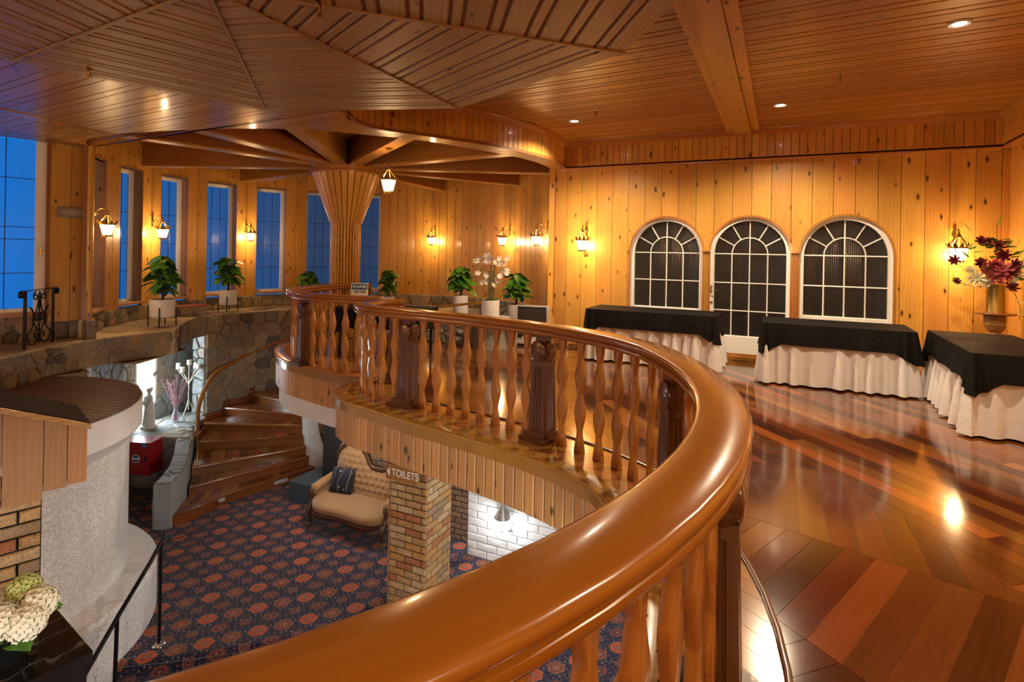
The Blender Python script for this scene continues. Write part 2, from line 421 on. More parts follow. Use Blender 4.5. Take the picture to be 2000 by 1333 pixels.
def plaster(name, col, s=26):
    m, t, p = new(name); tcn = N(t, 'ShaderNodeTexCoord'); o = tcn.outputs['Object']
    vo = N(t, 'ShaderNodeTexNoise'); vo.inputs['Scale'].default_value = s; vo.inputs['Detail'].default_value = 2; vo.inputs['Distortion'].default_value = 1.2; t.links.new(o, vo.inputs['Vector'])
    h = ramp(t, vo.outputs[0], [(.50, 0.0), (.58, .8), (.66, 1.0)])
    p.inputs['Base Color'].default_value = col+(1,); p.inputs['Roughness'].default_value = .7
    bump(t, p, h, .8, .012); return m
PLAS = plaster('white_stipple_plaster', (.80, .79, .78)); WHITE = plain('white_paint', (.85, .84, .81), .4)
WHITEB = stone_mat('white_painted_block', [(.82, .82, .80), (.86, .86, .84), (.80, .80, .79)], .5, 1.2, .35)
t_ = WHITEB.node_tree
for n_ in list(t_.nodes):
    if n_.type == 'BSDF_PRINCIPLED':
        for l_ in list(n_.inputs['Base Color'].links): t_.links.remove(l_)
        n_.inputs['Base Color'].default_value = (.82, .82, .80, 1)
def brick_mat(name, cols):
    m, t, p = new(name); oi = N(t, 'ShaderNodeObjectInfo'); wn = N(t, 'ShaderNodeTexWhiteNoise', noise_dimensions='1D'); t.links.new(oi.outputs['Random'], wn.inputs['W'])
    n = len(cols); base = ramp(t, wn.outputs['Value'], [(i/n, c) for i, c in enumerate(cols)], 'CONSTANT'); tcn = N(t, 'ShaderNodeTexCoord')
    cx = N(t, 'ShaderNodeCombineXYZ'); t.links.new(math_(t, 'MULTIPLY', oi.outputs['Random'], 53), cx.inputs[0]); o = vmap(t, tcn.outputs['Object'], loc=cx.outputs[0])
    a = noise(t, o, 22, 4, .6); pit = ramp(t, noise(t, o, 75, 2, .6), [(.33, 1.0), (.39, 0.0)])
    col = mix(t, ramp(t, a, [(.3, 0.0), (.75, 1.0)]), mix(t, .35, base, (.05, .03, .015)), base)
    t.links.new(mix(t, math_(t, 'MULTIPLY', pit, .85), col, (.04, .025, .012)), p.inputs['Base Color']); p.inputs['Roughness'].default_value = .85
    bump(t, p, math_(t, 'SUBTRACT', a, pit), .5, .012); return m
BRICK = brick_mat('buff_brick', [(.50, .30, .125), (.56, .36, .165), (.46, .27, .11), (.60, .42, .23), (.50, .32, .15), (.54, .28, .09), (.36, .24, .14), (.44, .17, .07)])
BRICKD = brick_mat('brown_brick', [(.24, .14, .08), (.30, .18, .10), (.20, .12, .075), (.27, .17, .11)])
DMORT = plain('black_mortar', (.012, .011, .010), .9)
BLACKM = plain('black_metal', (.012, .012, .014), .35, .6)
BRASS = plain('antique_brass', (.42, .26, .07), .28, 1, nz=40, vary=.35)
GOLDV = plain('brushed_brass', (.50, .38, .11), .3, 1)
IVORY = plain('ivory_iron', (.62, .60, .46), .45)
CHROME = plain('chrome', (.7, .7, .7), .12, 1)
SILVER = plain('silver_plastic', (.62, .60, .58), .35, .3)
BLACKP = plain('black_plastic', (.015, .014, .013), .25)
GREY = plain('grey_plastic', (.26, .24, .21), .4)
POTW = plain('white_ceramic', (.84, .82, .78), .35)
CANDLE = plain('white_candle', (.86, .85, .82), .5)
SOIL = plain('dark_soil', (.035, .022, .012), .95, nz=60, vary=.5)
RED = plain('red_enamel', (.34, .012, .018), .3)
REDS = plain('red_sign_vinyl', (.55, .02, .03), .4); BLUES = plain('blue_sign_vinyl', (.012, .07, .22), .4); CYAN = plain('light_blue_vinyl', (.02, .26, .62), .4)
TAN = wood('sign_timber', (.34, .125, .040), (.28, .10, .03), .5, 0, .05, contrast=.4)
MARBLE_m, t, p = new('black_marble'); MARBLE = MARBLE_m
tcn = N(t, 'ShaderNodeTexCoord'); wv = N(t, 'ShaderNodeTexWave'); wv.inputs['Scale'].default_value = 1.6; wv.inputs['Distortion'].default_value = 14; wv.inputs['Detail'].default_value = 4; t.links.new(tcn.outputs['Object'], wv.inputs['Vector'])
t.links.new(ramp(t, wv.outputs[0], [(.0, .10), (.02, .012), (1, .005)]), p.inputs['Base Color']); p.inputs['Roughness'].default_value = .12
STATUE = plain('pale_cast_stone', (.72, .71, .66), .8, nz=30, vary=.15, bmp=(50, .3, .01))

def cloth(name, col, rough=.9, sheen=.3, s=300, fold=0):
    m, t, p = new(name); tcn = N(t, 'ShaderNodeTexCoord')
    p.inputs['Base Color'].default_value = col+(1,); p.inputs['Roughness'].default_value = rough; p.inputs['Sheen Weight'].default_value = sheen
    h = noise(t, tcn.outputs['Object'], 14, 4, .6) if fold else noise(t, tcn.outputs['Object'], s, 1)
    bump(t, p, h, .35 if fold else .1, .02 if fold else .002); p.inputs['Specular IOR Level'].default_value = .2; return m
BCLOTH = cloth('black_tablecloth', (.0035, .0032, .0029), .7, .0, fold=1)
WCLOTH = cloth('white_skirting', (.74, .71, .70), .85, .2, fold=1)
VELV = cloth('tan_velvet', (.33, .17, .065), .6, .35)
CUSH_m, t, p = new('navy_cushion'); CUSH = CUSH_m; p.inputs['Roughness'].default_value = .8
tcn = N(t, 'ShaderNodeTexCoord'); mp = vmap(t, tcn.outputs['Object'], (1, 1, 1))
nz = N(t, 'ShaderNodeTexNoise'); nz.inputs['Scale'].default_value = 6; t.links.new(mp, nz.inputs['Vector'])
wv = N(t, 'ShaderNodeTexWave'); wv.inputs['Scale'].default_value = 2.2; wv.inputs['Distortion'].default_value = 6; t.links.new(mp, wv.inputs['Vector'])
vine = ramp(t, wv.outputs[0], [(.0, 1.0), (.012, 0.0)])
vo = N(t, 'ShaderNodeTexVoronoi'); vo.inputs['Scale'].default_value = 11; t.links.new(mp, vo.inputs['Vector'])
leafm = ramp(t, vo.outputs['Distance'], [(.17, 1.0), (.2, 0.0)])
sel = ramp(t, N_sep(t, vo.outputs['Color'], 0), [(.62, 0.0), (.63, 1.0)])
f_ = math_(t, 'MAXIMUM', vine, math_(t, 'MULTIPLY', leafm, sel))
t.links.new(mix(t, f_, (.008, .010, .022), (.34, .25, .15)), p.inputs['Base Color'])

def leafmat(name, a, b):
    m, t, p = new(name); uv = N(t, 'ShaderNodeUVMap', uv_map='uv'); oi = N(t, 'ShaderNodeObjectInfo')
    tcn = N(t, 'ShaderNodeTexCoord'); q = noise(t, tcn.outputs['Object'], 25, 3)
    c = mix(t, math_(t, 'ADD', math_(t, 'MULTIPLY', oi.outputs['Random'], .7), math_(t, 'MULTIPLY', q, .3)), a, b)
    t.links.new(c, p.inputs['Base Color']); p.inputs['Roughness'].default_value = .32
    p.inputs['Subsurface Weight'].default_value = 0; return m
LEAF = leafmat('glossy_leaf', (.012, .085, .015), (.16, .40, .03))
STEM = plain('brown_stem', (.10, .055, .020), .7, nz=40, vary=.4)
GSTEM = plain('green_stem', (.05, .11, .02), .6)
PETALW = plain('white_petal', (.86, .80, .72), .6); PETALC = plain('cream_petal', (.84, .80, .55), .6, nz=60, vary=.12)
PETALR = plain('burgundy_petal', (.16, .010, .016), .6, nz=60, vary=.4); PETALP = plain('rose_petal', (.46, .02, .07), .6, nz=60, vary=.3)
PINKB = plain('pink_blossom', (.50, .20, .30), .7, nz=40, vary=.4); HYD = plain('cream_hydrangea', (.80, .76, .58), .7, nz=90, vary=.2); HYDG = plain('green_hydrangea', (.48, .55, .18), .7, nz=90, vary=.2)
def glass(name, col=(1, 1, 1), rough=.02, mixf=.85, spec=.5, base=(.02, .03, .05)):
    m, t, p = new(name); out = t.nodes['Material Output']
    tr = N(t, 'ShaderNodeBsdfTransparent'); tr.inputs[0].default_value = col+(1,)
    p.inputs['Base Color'].default_value = base+(1,); p.inputs['Roughness'].default_value = rough; p.inputs['Specular IOR Level'].default_value = spec
    mx = N(t, 'ShaderNodeMixShader'); mx.inputs[0].default_value = mixf
    t.links.new(p.outputs[0], mx.inputs[1]); t.links.new(tr.outputs[0], mx.inputs[2]); t.links.new(mx.outputs[0], out.inputs[0]); return m
PANE = glass('blue_window_pane', (.85, .93, 1), .12, .80, .5, (.07, .09, .12))
CLEAR = glass('clear_glass', (.97, .98, 1), .02, .8, .6, (.6, .65, .7))
RIBG_m, t, p = new('reeded_glass'); RIBG = RIBG_m
tcn = N(t, 'ShaderNodeTexCoord'); uv = N(t, 'ShaderNodeUVMap', uv_map='uv')
wv = N(t, 'ShaderNodeTexWave', bands_direction='Y'); wv.inputs['Scale'].default_value = 11; t.links.new(uv.outputs[0], wv.inputs['Vector'])
p.inputs['Base Color'].default_value = (.012, .013, .014, 1); p.inputs['Roughness'].default_value = .16; p.inputs['Specular IOR Level'].default_value = .7
hh = math_(t, 'ADD', wv.outputs[0], math_(t, 'MULTIPLY', noise(t, uv.outputs[0], 90, 3), .5)); bump(t, p, hh, .8, .008)
def glow(name, col, st, tf=.55):
    m, t, p = new(name); out = t.nodes['Material Output']; t.nodes.remove(p)
    em = N(t, 'ShaderNodeEmission'); em.inputs[0].default_value = col+(1,); em.inputs[1].default_value = st
    tr = N(t, 'ShaderNodeBsdfTransparent'); mx = N(t, 'ShaderNodeMixShader'); mx.inputs[0].default_value = tf
    t.links.new(em.outputs[0], mx.inputs[1]); t.links.new(tr.outputs[0], mx.inputs[2]); t.links.new(mx.outputs[0], out.inputs[0]); return m
LGLASS = glow('lantern_glass', (1, .80, .45), 14); GGLASS = glow('globe_glass', (.95, .97, 1), 16, .4); DLENS = glow('downlight_lens', (1, .93, .80), 40, .2)
LITWIN = glow('lit_window_glass', (.80, .92, 1), 14, 0)

# carpet: rows of octagon medallions on a navy ground, in the carpet's own metric coordinates
CARP, t, p = new('patterned_carpet'); p.inputs['Roughness'].default_value = .95; p.inputs['Specular IOR Level'].default_value = .1; p.inputs['Sheen Weight'].default_value = .2
tcn = N(t, 'ShaderNodeTexCoord'); gm = vmap(t, tcn.outputs['Object'], (1, 1, 1), rot=(0, 0, math.radians(-24)))
sp = N(t, 'ShaderNodeSeparateXYZ'); t.links.new(gm, sp.inputs[0]); X, Y = sp.outputs[0], math_(t, 'ADD', sp.outputs[1], sp.outputs[2])
def lattice(px, py, ox, oy, wx, wy, pt=.55):
    """distance field of a point-ended hexagon repeated on a px x py lattice; 1 at its edge"""
    fx = math_(t, 'ABSOLUTE', math_(t, 'SUBTRACT', math_(t, 'FRACT', math_(t, 'DIVIDE', math_(t, 'ADD', X, 40+ox), px)), .5))
    fy = math_(t, 'ABSOLUTE', math_(t, 'SUBTRACT', math_(t, 'FRACT', math_(t, 'DIVIDE', math_(t, 'ADD', Y, 40+oy), py)), .5))
    a = math_(t, 'MULTIPLY', fx, px/wx); b = math_(t, 'MULTIPLY', fy, py/wy)
    return math_(t, 'MAXIMUM', b, math_(t, 'ADD', math_(t, 'MULTIPLY', b, pt), math_(t, 'MULTIPLY', a, 1.0)))
navy = (.010, .013, .042); red = (.50, .080, .026); orn = (.50, .175, .065); plum = (.13, .045, .055); teal = (.018, .045, .075); rust = (.22, .060, .030)
PX, PY = .56, .46
dA = lattice(PX, PY, 0, 0, .135, .105); dB = lattice(PX, PY, PX/2, 0, .130, .100); dC = lattice(PX, PY, PX/4, PY/2, .075, .065, .3); dD = lattice(PX, PY, PX*.75, PY/2, .125, .085)
dS = lattice(.056, PY/2, 0, PY/4, .012, .014); dT = lattice(.07, .058, 0, 0, .020, .017, .5)
vo = N(t, 'ShaderNodeTexVoronoi', distance='MANHATTAN'); vo.inputs['Scale'].default_value = 46; t.links.new(gm, vo.inputs['Vector'])
speck = ramp(t, vo.outputs['Distance'], [(.34, 1.0), (.38, 0.0)])
colr = ramp(t, N_sep(t, vo.outputs['Color'], 1), [(0, navy), (.30, rust), (.45, orn), (.58, plum), (.70, teal), (.82, red)], 'CONSTANT')
ground = mix(t, math_(t, 'MULTIPLY', speck, .8), mix(t, ramp(t, dT, [(.9, 1.0), (1.0, 0.0)]), navy, plum), mix(t, .35, colr, navy))
zz_ = math_(t, 'ADD', Y, math_(t, 'MULTIPLY', math_(t, 'PINGPONG', math_(t, 'ADD', X, 40), PX/4), .55))
bd_ = math_(t, 'ABSOLUTE', math_(t, 'SUBTRACT', math_(t, 'FRACT', math_(t, 'DIVIDE', math_(t, 'ADD', zz_, 40), PY/2)), .5))
ground = mix(t, ramp(t, bd_, [(.13, 1.0), (.15, 0.0)]), ground, navy)
ground = mix(t, ramp(t, bd_, [(.135, 0.0), (.14, 1.0), (.16, 1.0), (.165, 0.0)]), ground, teal)
dots = math_(t, 'MULTIPLY', ramp(t, bd_, [(.06, 1.0), (.075, 0.0)]), ramp(t, math_(t, 'ABSOLUTE', math_(t, 'SUBTRACT', math_(t, 'FRACT', math_(t, 'DIVIDE', math_(t, 'ADD', X, 40), .055)), .5)), [(.22, 1.0), (.26, 0.0)]))
ground = mix(t, dots, ground, (.24, .12, .10))
def medal(under, d, c1, c2, c3):
    c = ramp(t, d, [(0, c3), (.16, navy), (.24, c2), (.36, navy), (.42, c1), (.80, c2), (.86, navy), (.92, teal)], 'CONSTANT')
    c = mix(t, math_(t, 'MULTIPLY', math_(t, 'MULTIPLY', speck, ramp(t, d, [(.38, 0.0), (.40, 1.0), (.80, 1.0), (.82, 0.0)])), .85), c, mix(t, .55, colr, c2))
    return mix(t, ramp(t, d, [(.985, 1.0), (1.0, 0.0)]), under, c)
cc = medal(ground, dD, rust, plum, orn); cc = medal(cc, dC, plum, orn, navy); cc = medal(cc, dB, rust, orn, orn); cc = medal(cc, dA, red, orn, orn)
cc = mix(t, 1.0, cc, ramp(t, noise(t, gm, 70, 3, .7), [(.3, .55), (.7, 1.15)]), 'MULTIPLY')
t.links.new(cc, p.inputs['Base Color']); bump(t, p, noise(t, gm, 160, 2), .5, .006)
# ------------------------------------------------------------------ plan of the place (metres; z 0 = upper floor)
CX, CY, RR = -3.25, 11.0, 4.03                     # round room and its column
OX, OY = -1.84, 3.32                               # centre of the stairwell void
AX, AY = .74, 10.42; BX, BY = 6.68, 7.55           # back wall
WL = math.hypot(BX-AX, BY-AY); WD = Vector(((BX-AX)/WL, (BY-AY)/WL, 0)); WN = Vector((-.435, -.9004, 0)).normalized()
WANG = math.atan2(WD.y, WD.x); ZC = 3.65; ZS = 3.19; ZO = 3.14; LOW = -2.85
def circ(cx, cy, r, a0, a1, n): return [(cx+r*math.cos(math.radians(a0+(a1-a0)*i/n)), cy+r*math.sin(math.radians(a0+(a1-a0)*i/n))) for i in range(n+1)]
V3 = lambda P, z=0: [Vector((p[0], p[1], z)) for p in P]
# edge of the balcony: floor lies to the right of travel
E1 = circ(OX, OY, 2.56, -130, 14, 30)+[(p.x, p.y) for p in spline(V3([(.60, 4.08), (.35, 4.42), (.03, 4.74), (-.43, 5.11), (-.96, 5.50), (-1.43, 5.90), (-1.80, 6.20), (-2.03, 6.60), (-1.93, 6.98), (-1.72, 7.20), (-1.50, 7.34)]), 6)]
E2 = [(p.x, p.y) for p in spline(V3([(-1.50, 7.36), (-1.98, 7.40), (-2.38, 7.57), (-2.87, 7.93), (-3.29, 8.29), (-3.68, 8.87), (-3.90, 9.50), (-3.80, 10.05), (-3.45, 10.42), (-2.9, 10.62), (-2.2, 10.80)]), 6)]
FLOOR = E1+E2[1:]+[(-1.9, 10.85), (-.9, 10.5), (-.3, 10.9), (.1, 11.5), (.78, 11.2), (AX, AY), (BX, BY), (3.9, 2.0), (3.9, -3), (-3.6, -3), (-3.6, 1.2)]
FLOOR = clean(FLOOR)
fl = M().prism(FLOOR, -.14, -.02).obj('floor', BORD); tag(fl, 'glossy dark red timber upper floor in a pinwheel pattern', 'floor', kind='structure')
def plank(P, z, parent, ang, mat, name='plank', th=.016, wiggle=0):
    P = clean(P, .002)
    if len(P) < 3 or abs(area(P)) < .002: return
    M().prism(P, z-th, z).obj(name, mat, parent, grain=(math.cos(ang), math.sin(ang), 0))
def inside(p, P=None):
    P = P or FLOOR; c = False; n = len(P); x, y = p
    for i in range(n):
        (x0, y0), (x1, y1) = P[i], P[i-1]
        if (y0 > y) != (y1 > y) and x < (x1-x0)*(y-y0)/(y1-y0)+x0: c = not c
    return c
def lay(zone, ang, wd, z, cut, gap=.0016):
    d = (math.cos(ang), math.sin(ang))
    for Q in strips(zone, ang, wd, rnd.uniform(0, .1), cut):
        q = inset(Q, gap)
        if len(q) < 3: continue
        us = [p[0]*d[0]+p[1]*d[1] for p in q]; u = min(us); runs = []; st = .07
        while u < max(us):
            c = clean(clip(clip(q, d, u+st), (-d[0], -d[1]), -u))
            ok = len(c) > 2 and all(inside(p) for p in c)
            if ok and runs and abs(runs[-1][1]-u) < 1e-6: runs[-1][1] = u+st
            elif ok: runs.append([u, u+st])
            u += st
        for u0, u1 in runs: plank(clip(clip(q, d, u1), (-d[0], -d[1]), -u0), z, fl, ang, JARR)
def far(a): return (OX+14*math.cos(math.radians(a)), OY+14*math.sin(math.radians(a)))
lay([(OX, OY), far(-75), far(-10), far(50)], math.radians(-75), .145, -.003, (1.6, 3.4))
lay([(OX, OY), far(50), far(80), far(112)], math.radians(-8), .145, -.003, (1.6, 3.4))
TH = [-42.5, -20, 2.5, 25, 47.5, 70]
for a, b in zip(TH, TH[1:]):
    q = []
    for th, fr in ((a, (0, 1)), (b, (1, 0))):
        r_ = math.radians(th); T = (OX+2.5*math.cos(r_), OY+2.5*math.sin(r_)); d = (math.sin(r_), -math.cos(r_))
        for f in fr: q.append((T[0]+d[0]*3.75*f, T[1]+d[1]*3.75*f))
    lay(q, math.radians((a+b)/2+6), .155, 0, None)
# border of the balcony: rim board, short cross boards, bead
rim = [(-.02, -.035), (-.032, -.02), (-.032, -.002), (-.02, .008), (.125, .010), (.13, 0), (.13, -.03)]
for E_ in (E1, E2):
    M().sweep(rim, V3(E_)).obj('rim_board', TRIM, fl, smooth=40)
    O1 = walk(V3(offset(V3(E_), .132)), .12)
    a_ = offset(V3(E_), .135); b_ = offset(V3(E_), .585)
    sa = walk(a_, .115); sb_n = len(sa)
    L_ = plen(a_)
    def at(P, f):
        tot = plen(P)*f; acc = 0
        for p, q in zip(P, P[1:]):
            l = (q-p).length
            if acc+l >= tot: return p.lerp(q, (tot-acc)/max(l, 1e-6))
            acc += l
        return P[-1]
    n_ = int(L_/.15)
    for i in range(n_):
        f0, f1 = (i+.012)/n_, (i+.988)/n_
        if E_ is E2 and i > n_*.8: continue
        P = [at(a_, f0), at(a_, f1), at(b_, f1), at(b_, f0)]
        P = [(p.x, p.y) for p in P]
        if abs(area(P)) < .01: continue
        M().prism(P, -.01, .004).obj('border_board', BORD, fl, grain=(P[3][0]-P[0][0], P[3][1]-P[0][1], 0))
    if E_ is E1: M().sweep([(.585, .0), (.585, .016), (.60, .022), (.615, .016), (.615, 0)], V3(E_[:62])).obj('floor_bead', POST, fl, smooth=50)
m = M()
for E_ in (E1, E2):
    for off_, st in ((.035, .2), (.10, .2)):
        for p, a in walk(offset(V3(E_), off_), st, .05 if off_ < .05 else .15): m.lathe([(.0075, .006), (.0075, .0115)], 6, p)
o = m.obj('screw_heads', BLACKM, fl); o['kind'] = 'stuff'
# fascia boards under the rim, white band under the second lobe
fa = M().sweep([(.03, -.46), (.03, -.03), (.10, -.03), (.10, -.46)], V3(E1)).sweep([(.03, -.46), (.03, -.03), (.10, -.03), (.10, -.46)], V3(E2)).obj('trim_1', DMORT)
tag(fa, 'pine board fascia running round the balcony edge under the balusters', 'fascia', kind='structure')
bd = M().cbox((0, 0, 0), (.103, .02, .455), .010).mesh('board', FASC, grain=(0, 0, 1))
for E_ in (E1, E2):
    for p, a in walk(V3(E_), .1105, .03):
        if p.y < 1.0 and p.x > -1.5: pass
        link('board', bd, fa, (p.x+math.sin(a)*.012, p.y-math.cos(a)*.012, -.262), (0, 0, a))
wb = M().sweep([(.06, -.76), (.06, -.46), (.34, -.46), (.34, -.76)], V3(E2[:48])).obj('trim_2', PLAS, smooth=40)
tag(wb, 'white plastered curved band under the far balcony lobe', 'plaster band', kind='structure')
so = M().prism(clean([(p.x, p.y) for p in offset(V3(E1), .16)][:-4]+[(p.x, p.y) for p in offset(V3(E2), .16)][5:]+[(-1.9, 10.85), (-.9, 10.5), (.78, 11.2), (AX, AY), (BX, BY), (3.9, 2.0), (3.9, -.5), (-3.6, -.5), (-3.6, 1.2)]), -.46, -.43).obj('ceiling_1', WHITE)
tag(so, 'white soffit of the balcony above the lower lobby', 'ceiling', kind='structure')

# ------------------------------------------------------------------ ceilings
CANG = math.radians(-30.5)
ce = M().prism([(.74, 10.5), (6.9, 7.6), (4.2, 2), (4.2, -3.2), (-5, -3.2), (-5, 4.0), (-1.9, 6.4), (-1.2, 8.4)], ZC+.02, ZC+.1).obj('ceiling_2', BEAM)
tag(ce, 'varnished pine board ceiling over the upper floor', 'ceiling', kind='structure')
def boards_up(poly, ang, z, parent, mat, widths, ch=.009, off=0):
    d = (math.cos(ang), math.sin(ang)); n = (-d[1], d[0]); vv_ = [p[0]*n[0]+p[1]*n[1] for p in poly]; v = min(vv_)+off; i = 0
    while v < max(vv_):
        wd = widths[i % len(widths)]; i += 1
        Q = clip(clip(poly, n, v+wd), (-n[0], -n[1]), -v); v += wd; Q = clean(Q)
        if len(Q) < 3 or abs(area(Q)) < .01: continue
        a = inset(Q, .003)
        b = inset(Q, .003+ch)
        if len(a) < 3: continue
        if len(a) == len(b): M().prism(a, z+.02, z, b).obj('board', mat, parent, grain=(d[0], d[1], 0))
        else: M().prism(a, z+.02, z).obj('board', mat, parent, grain=(d[0], d[1], 0))
BULK = [(p.x, p.y) for p in spline(V3([(-1.89, 6.45), (-1.90, 6.75), (-1.72, 7.13), (-1.06, 7.58), (-.34, 8.12), (.30, 8.82), (.66, 9.42), (.93, 10.2)]), 5)]
boards_up([(.9, 10.42), (6.75, 7.6), (4.1, 2), (4.1, -3.1), (-1.0, -3.1), (-1.0, 5.0), (-1.85, 6.3), (-1.0, 7.55), (.2, 8.6)], CANG, ZC, ce, PINEC, [.20, .105])
# flat boxed beam across the ceiling
be = thing('ceiling_beam', 'flat boxed pine beam across the upper ceiling', 'beam', (0, 0, 0), kind='structure')
bc0 = Vector((3.66, 8.98, 0)); bd0 = Vector((-.43, -.903, 0)).normalized(); L = 10.5; ba = math.atan2(bd0.y, bd0.x); mid = bc0+bd0*L/2
sd = Vector((-bd0.y, bd0.x, 0))
for s_, wd, zz in ((-.178, .11, ZC-.008), (.178, .11, ZC-.008), (0, .235, ZC-.045)):
    c = mid+sd*s_; M().box((c.x, c.y, zz), (L, wd, .055), rotm(rz=ba)).obj('beam_board', PINE, be, grain=bd0)
# soffit over the entry to the round room
rear = [(p[0], p[1]) for p in spline(V3([(-6.75, 9.0), (-6.35, 8.35), (-5.76, 7.89), (-4.85, 7.55), (-3.88, 7.30), (-2.92, 7.22), (-2.36, 7.33), (-2.0, 7.50), (-1.55, 7.69), (-1.05, 8.01), (-.12, 8.89), (.40, 9.60), (.74, 10.42)]), 4)]
SOFF = [(p[0], p[1]) for p in rear[::-1]]+[(-6.76, 8.93), (-7.6, 7.8), (-7.6, 4.0), (-4.6, 2.2), (-2.2, 5.2)]+BULK+[(.9, 10.4)]
SOFF = clean(SOFF)
if area(SOFF) < 0: SOFF = SOFF[::-1]
sf = M().prism(SOFF, ZS+.022, ZS+.08).obj('ceiling_3', BEAM); tag(sf, 'lower pine board soffit in front of the round room', 'ceiling', kind='structure')
def strips_any(poly, ang, z, parent, mat, widths):
    d = (math.cos(ang), math.sin(ang)); n = (-d[1], d[0]); vv_ = [p[0]*n[0]+p[1]*n[1] for p in poly]; v = min(vv_); i = 0
    while v < max(vv_):
        wd = widths[i % len(widths)]; i += 1
        Q = clean(clip(clip(poly, n, v+wd-.006), (-n[0], -n[1]), -(v+.006)), .003); v += wd
        if len(Q) >= 3 and abs(area(Q)) > .01: M().prism(Q, z+.02, z).obj('board', mat, parent, grain=(d[0], d[1], 0))
strips_any(SOFF, CANG, ZS, sf, PINEC, [.20, .10])
a, b = Vector((-5.98, 6.1, 0)), Vector((-5.60, 7.80, 0)); dd = (b-a).normalized(); mid = (a+b)/2
for s_, wd, zz in ((-.07, .035, .012), (.07, .035, .012), (0, .10, .008)):
    M().box((mid.x-dd.y*s_, mid.y+dd.x*s_, ZS-zz/2), ((b-a).length, wd, zz), rotm(rz=math.atan2(dd.y, dd.x))).obj('cover_strip', TRIM, sf, grain=dd)
M().sweep([(-.012, ZS-.012), (-.012, ZS+.03), (.03, ZS+.03), (.03, ZS-.012)], V3(BULK)).obj('edge_strip', BEAM, sf)
# bulkhead: narrow upright boards between soffit and ceiling, curved, then along the back wall, then the right wall
bw = thing('wall_bulkhead', 'curved pine bulkhead of narrow upright boards under the ceiling', 'bulkhead', kind='structure')
bb = M().cbox((0, 0, 0), (.108, .018, ZC-ZS-.04), .008).mesh('board', PINE, grain=(0, 0, 1))
for p, a in walk(V3(BULK), .111, .05): link('board', bb, bw, (p.x, p.y, (ZC+ZS)/2), (0, 0, a+pi))
M().sweep([(.02, ZS), (.02, ZC), (.06, ZC), (.06, ZS)], [Vector((p.x, p.y, 0)) for p in offset(V3(BULK), -.06)]).obj('backing', BEAM, bw)
crown = [(0, ZC-.09), (.015, ZC-.085), (.03, ZC-.055), (.055, ZC-.03), (.06, ZC), (0, ZC)]
M().sweep(crown, V3(BULK)).obj('crown_moulding', TRIM, bw, smooth=40)
PO = .13
cl = [Vector((AX, AY, 0))+WN*PO+WD*.16, Vector((BX, BY, 0))+WN*PO-WD*.13]
rd = Vector((-.454, -.891, 0)).normalized(); rn = Vector((-rd.y, rd.x, 0))*-1 if False else Vector((rd.y, -rd.x, 0))
if rn.x > 0: rn = -rn
for p, a in walk(cl, .111, .05): link('board', bb, bw, (p.x, p.y, (ZC+ZS)/2), (0, 0, a+pi))
rb = [Vector((BX, BY, 0))+rn*PO+WN*PO, Vector((BX, BY, 0))+rn*PO+rd*6]
for p, a in walk(rb[:2], .111, .05): link('board', bb, bw, (p.x, p.y, (ZC+ZS)/2), (0, 0, a))
M().sweep(crown, cl).obj('crown_moulding', TRIM, bw, smooth=40)
M().sweep([(-q[0], q[1]) for q in crown][::-1], rb[::-1]).obj('crown_moulding', TRIM, bw, smooth=40)
M().sweep([(-PO, ZS-.03), (.015, ZS-.03), (.02, ZS-.01), (.012, ZS), (-PO, ZS)], cl).obj('bottom_moulding', TRIM, bw)
M().sweep([(-PO, ZS-.03), (.015, ZS-.03), (.02, ZS-.01), (.012, ZS), (-PO, ZS)], rb).obj('bottom_moulding', TRIM, bw)
# octagon ceiling panel over the void: tangential boards meeting on mitred seams
OC = (-1.76, 3.19); OV = [(-4.09, 4.56), (-2.69, 6.10), (-.57, 5.84), (.81, 4.12), (1.05, 2.55), (-.35, .55), (-2.55, .35), (-4.45, 2.1)]
oc = M().prism(OV, ZO+.022, ZS+.02).obj('ceiling_4', OCTW); tag(oc, 'eight-sided web pattern ceiling panel over the stairwell', 'ceiling', kind='structure')
wseq = [.175, .085]
for i in range(8):
    a, b = OV[i], OV[(i+1) % 8]; ang = math.atan2(b[1]-a[1], b[0]-a[0]); d = (math.cos(ang), math.sin(ang)); n = (-d[1], d[0])
    tri = [OC, a, b]; h = abs((a[0]-OC[0])*n[0]+(a[1]-OC[1])*n[1]); k = 0; v = h
    sg = 1 if (a[0]-OC[0])*n[0]+(a[1]-OC[1])*n[1] > 0 else -1; nn = (n[0]*sg, n[1]*sg); base_ = nn[0]*OC[0]+nn[1]*OC[1]
    while v > .12:
        wd = wseq[k % 2]; k += 1
        Q = clean(clip(clip(tri, nn, base_+v), (-nn[0], -nn[1]), -(base_+v-wd))); v -= wd
        q = inset(Q, .006) if len(Q) > 2 else []; q2 = inset(Q, .018) if q else []
        if len(q) < 3: continue
        M().prism(q, ZO+.022, ZO, q2 if len(q2) == len(q) else None).obj('board', OCTW, oc, grain=(d[0], d[1], 0))
    s0 = Vector((OC[0], OC[1], ZO-.004)); s1 = Vector((a[0], a[1], ZO-.004)); mm = (s0+s1)/2
    M().box(mm, ((s1-s0).length, .022, .012), rotm(rz=math.atan2(s1.y-s0.y, s1.x-s0.x))).obj('seam_bead', OCTW, oc, grain=(s1-s0))
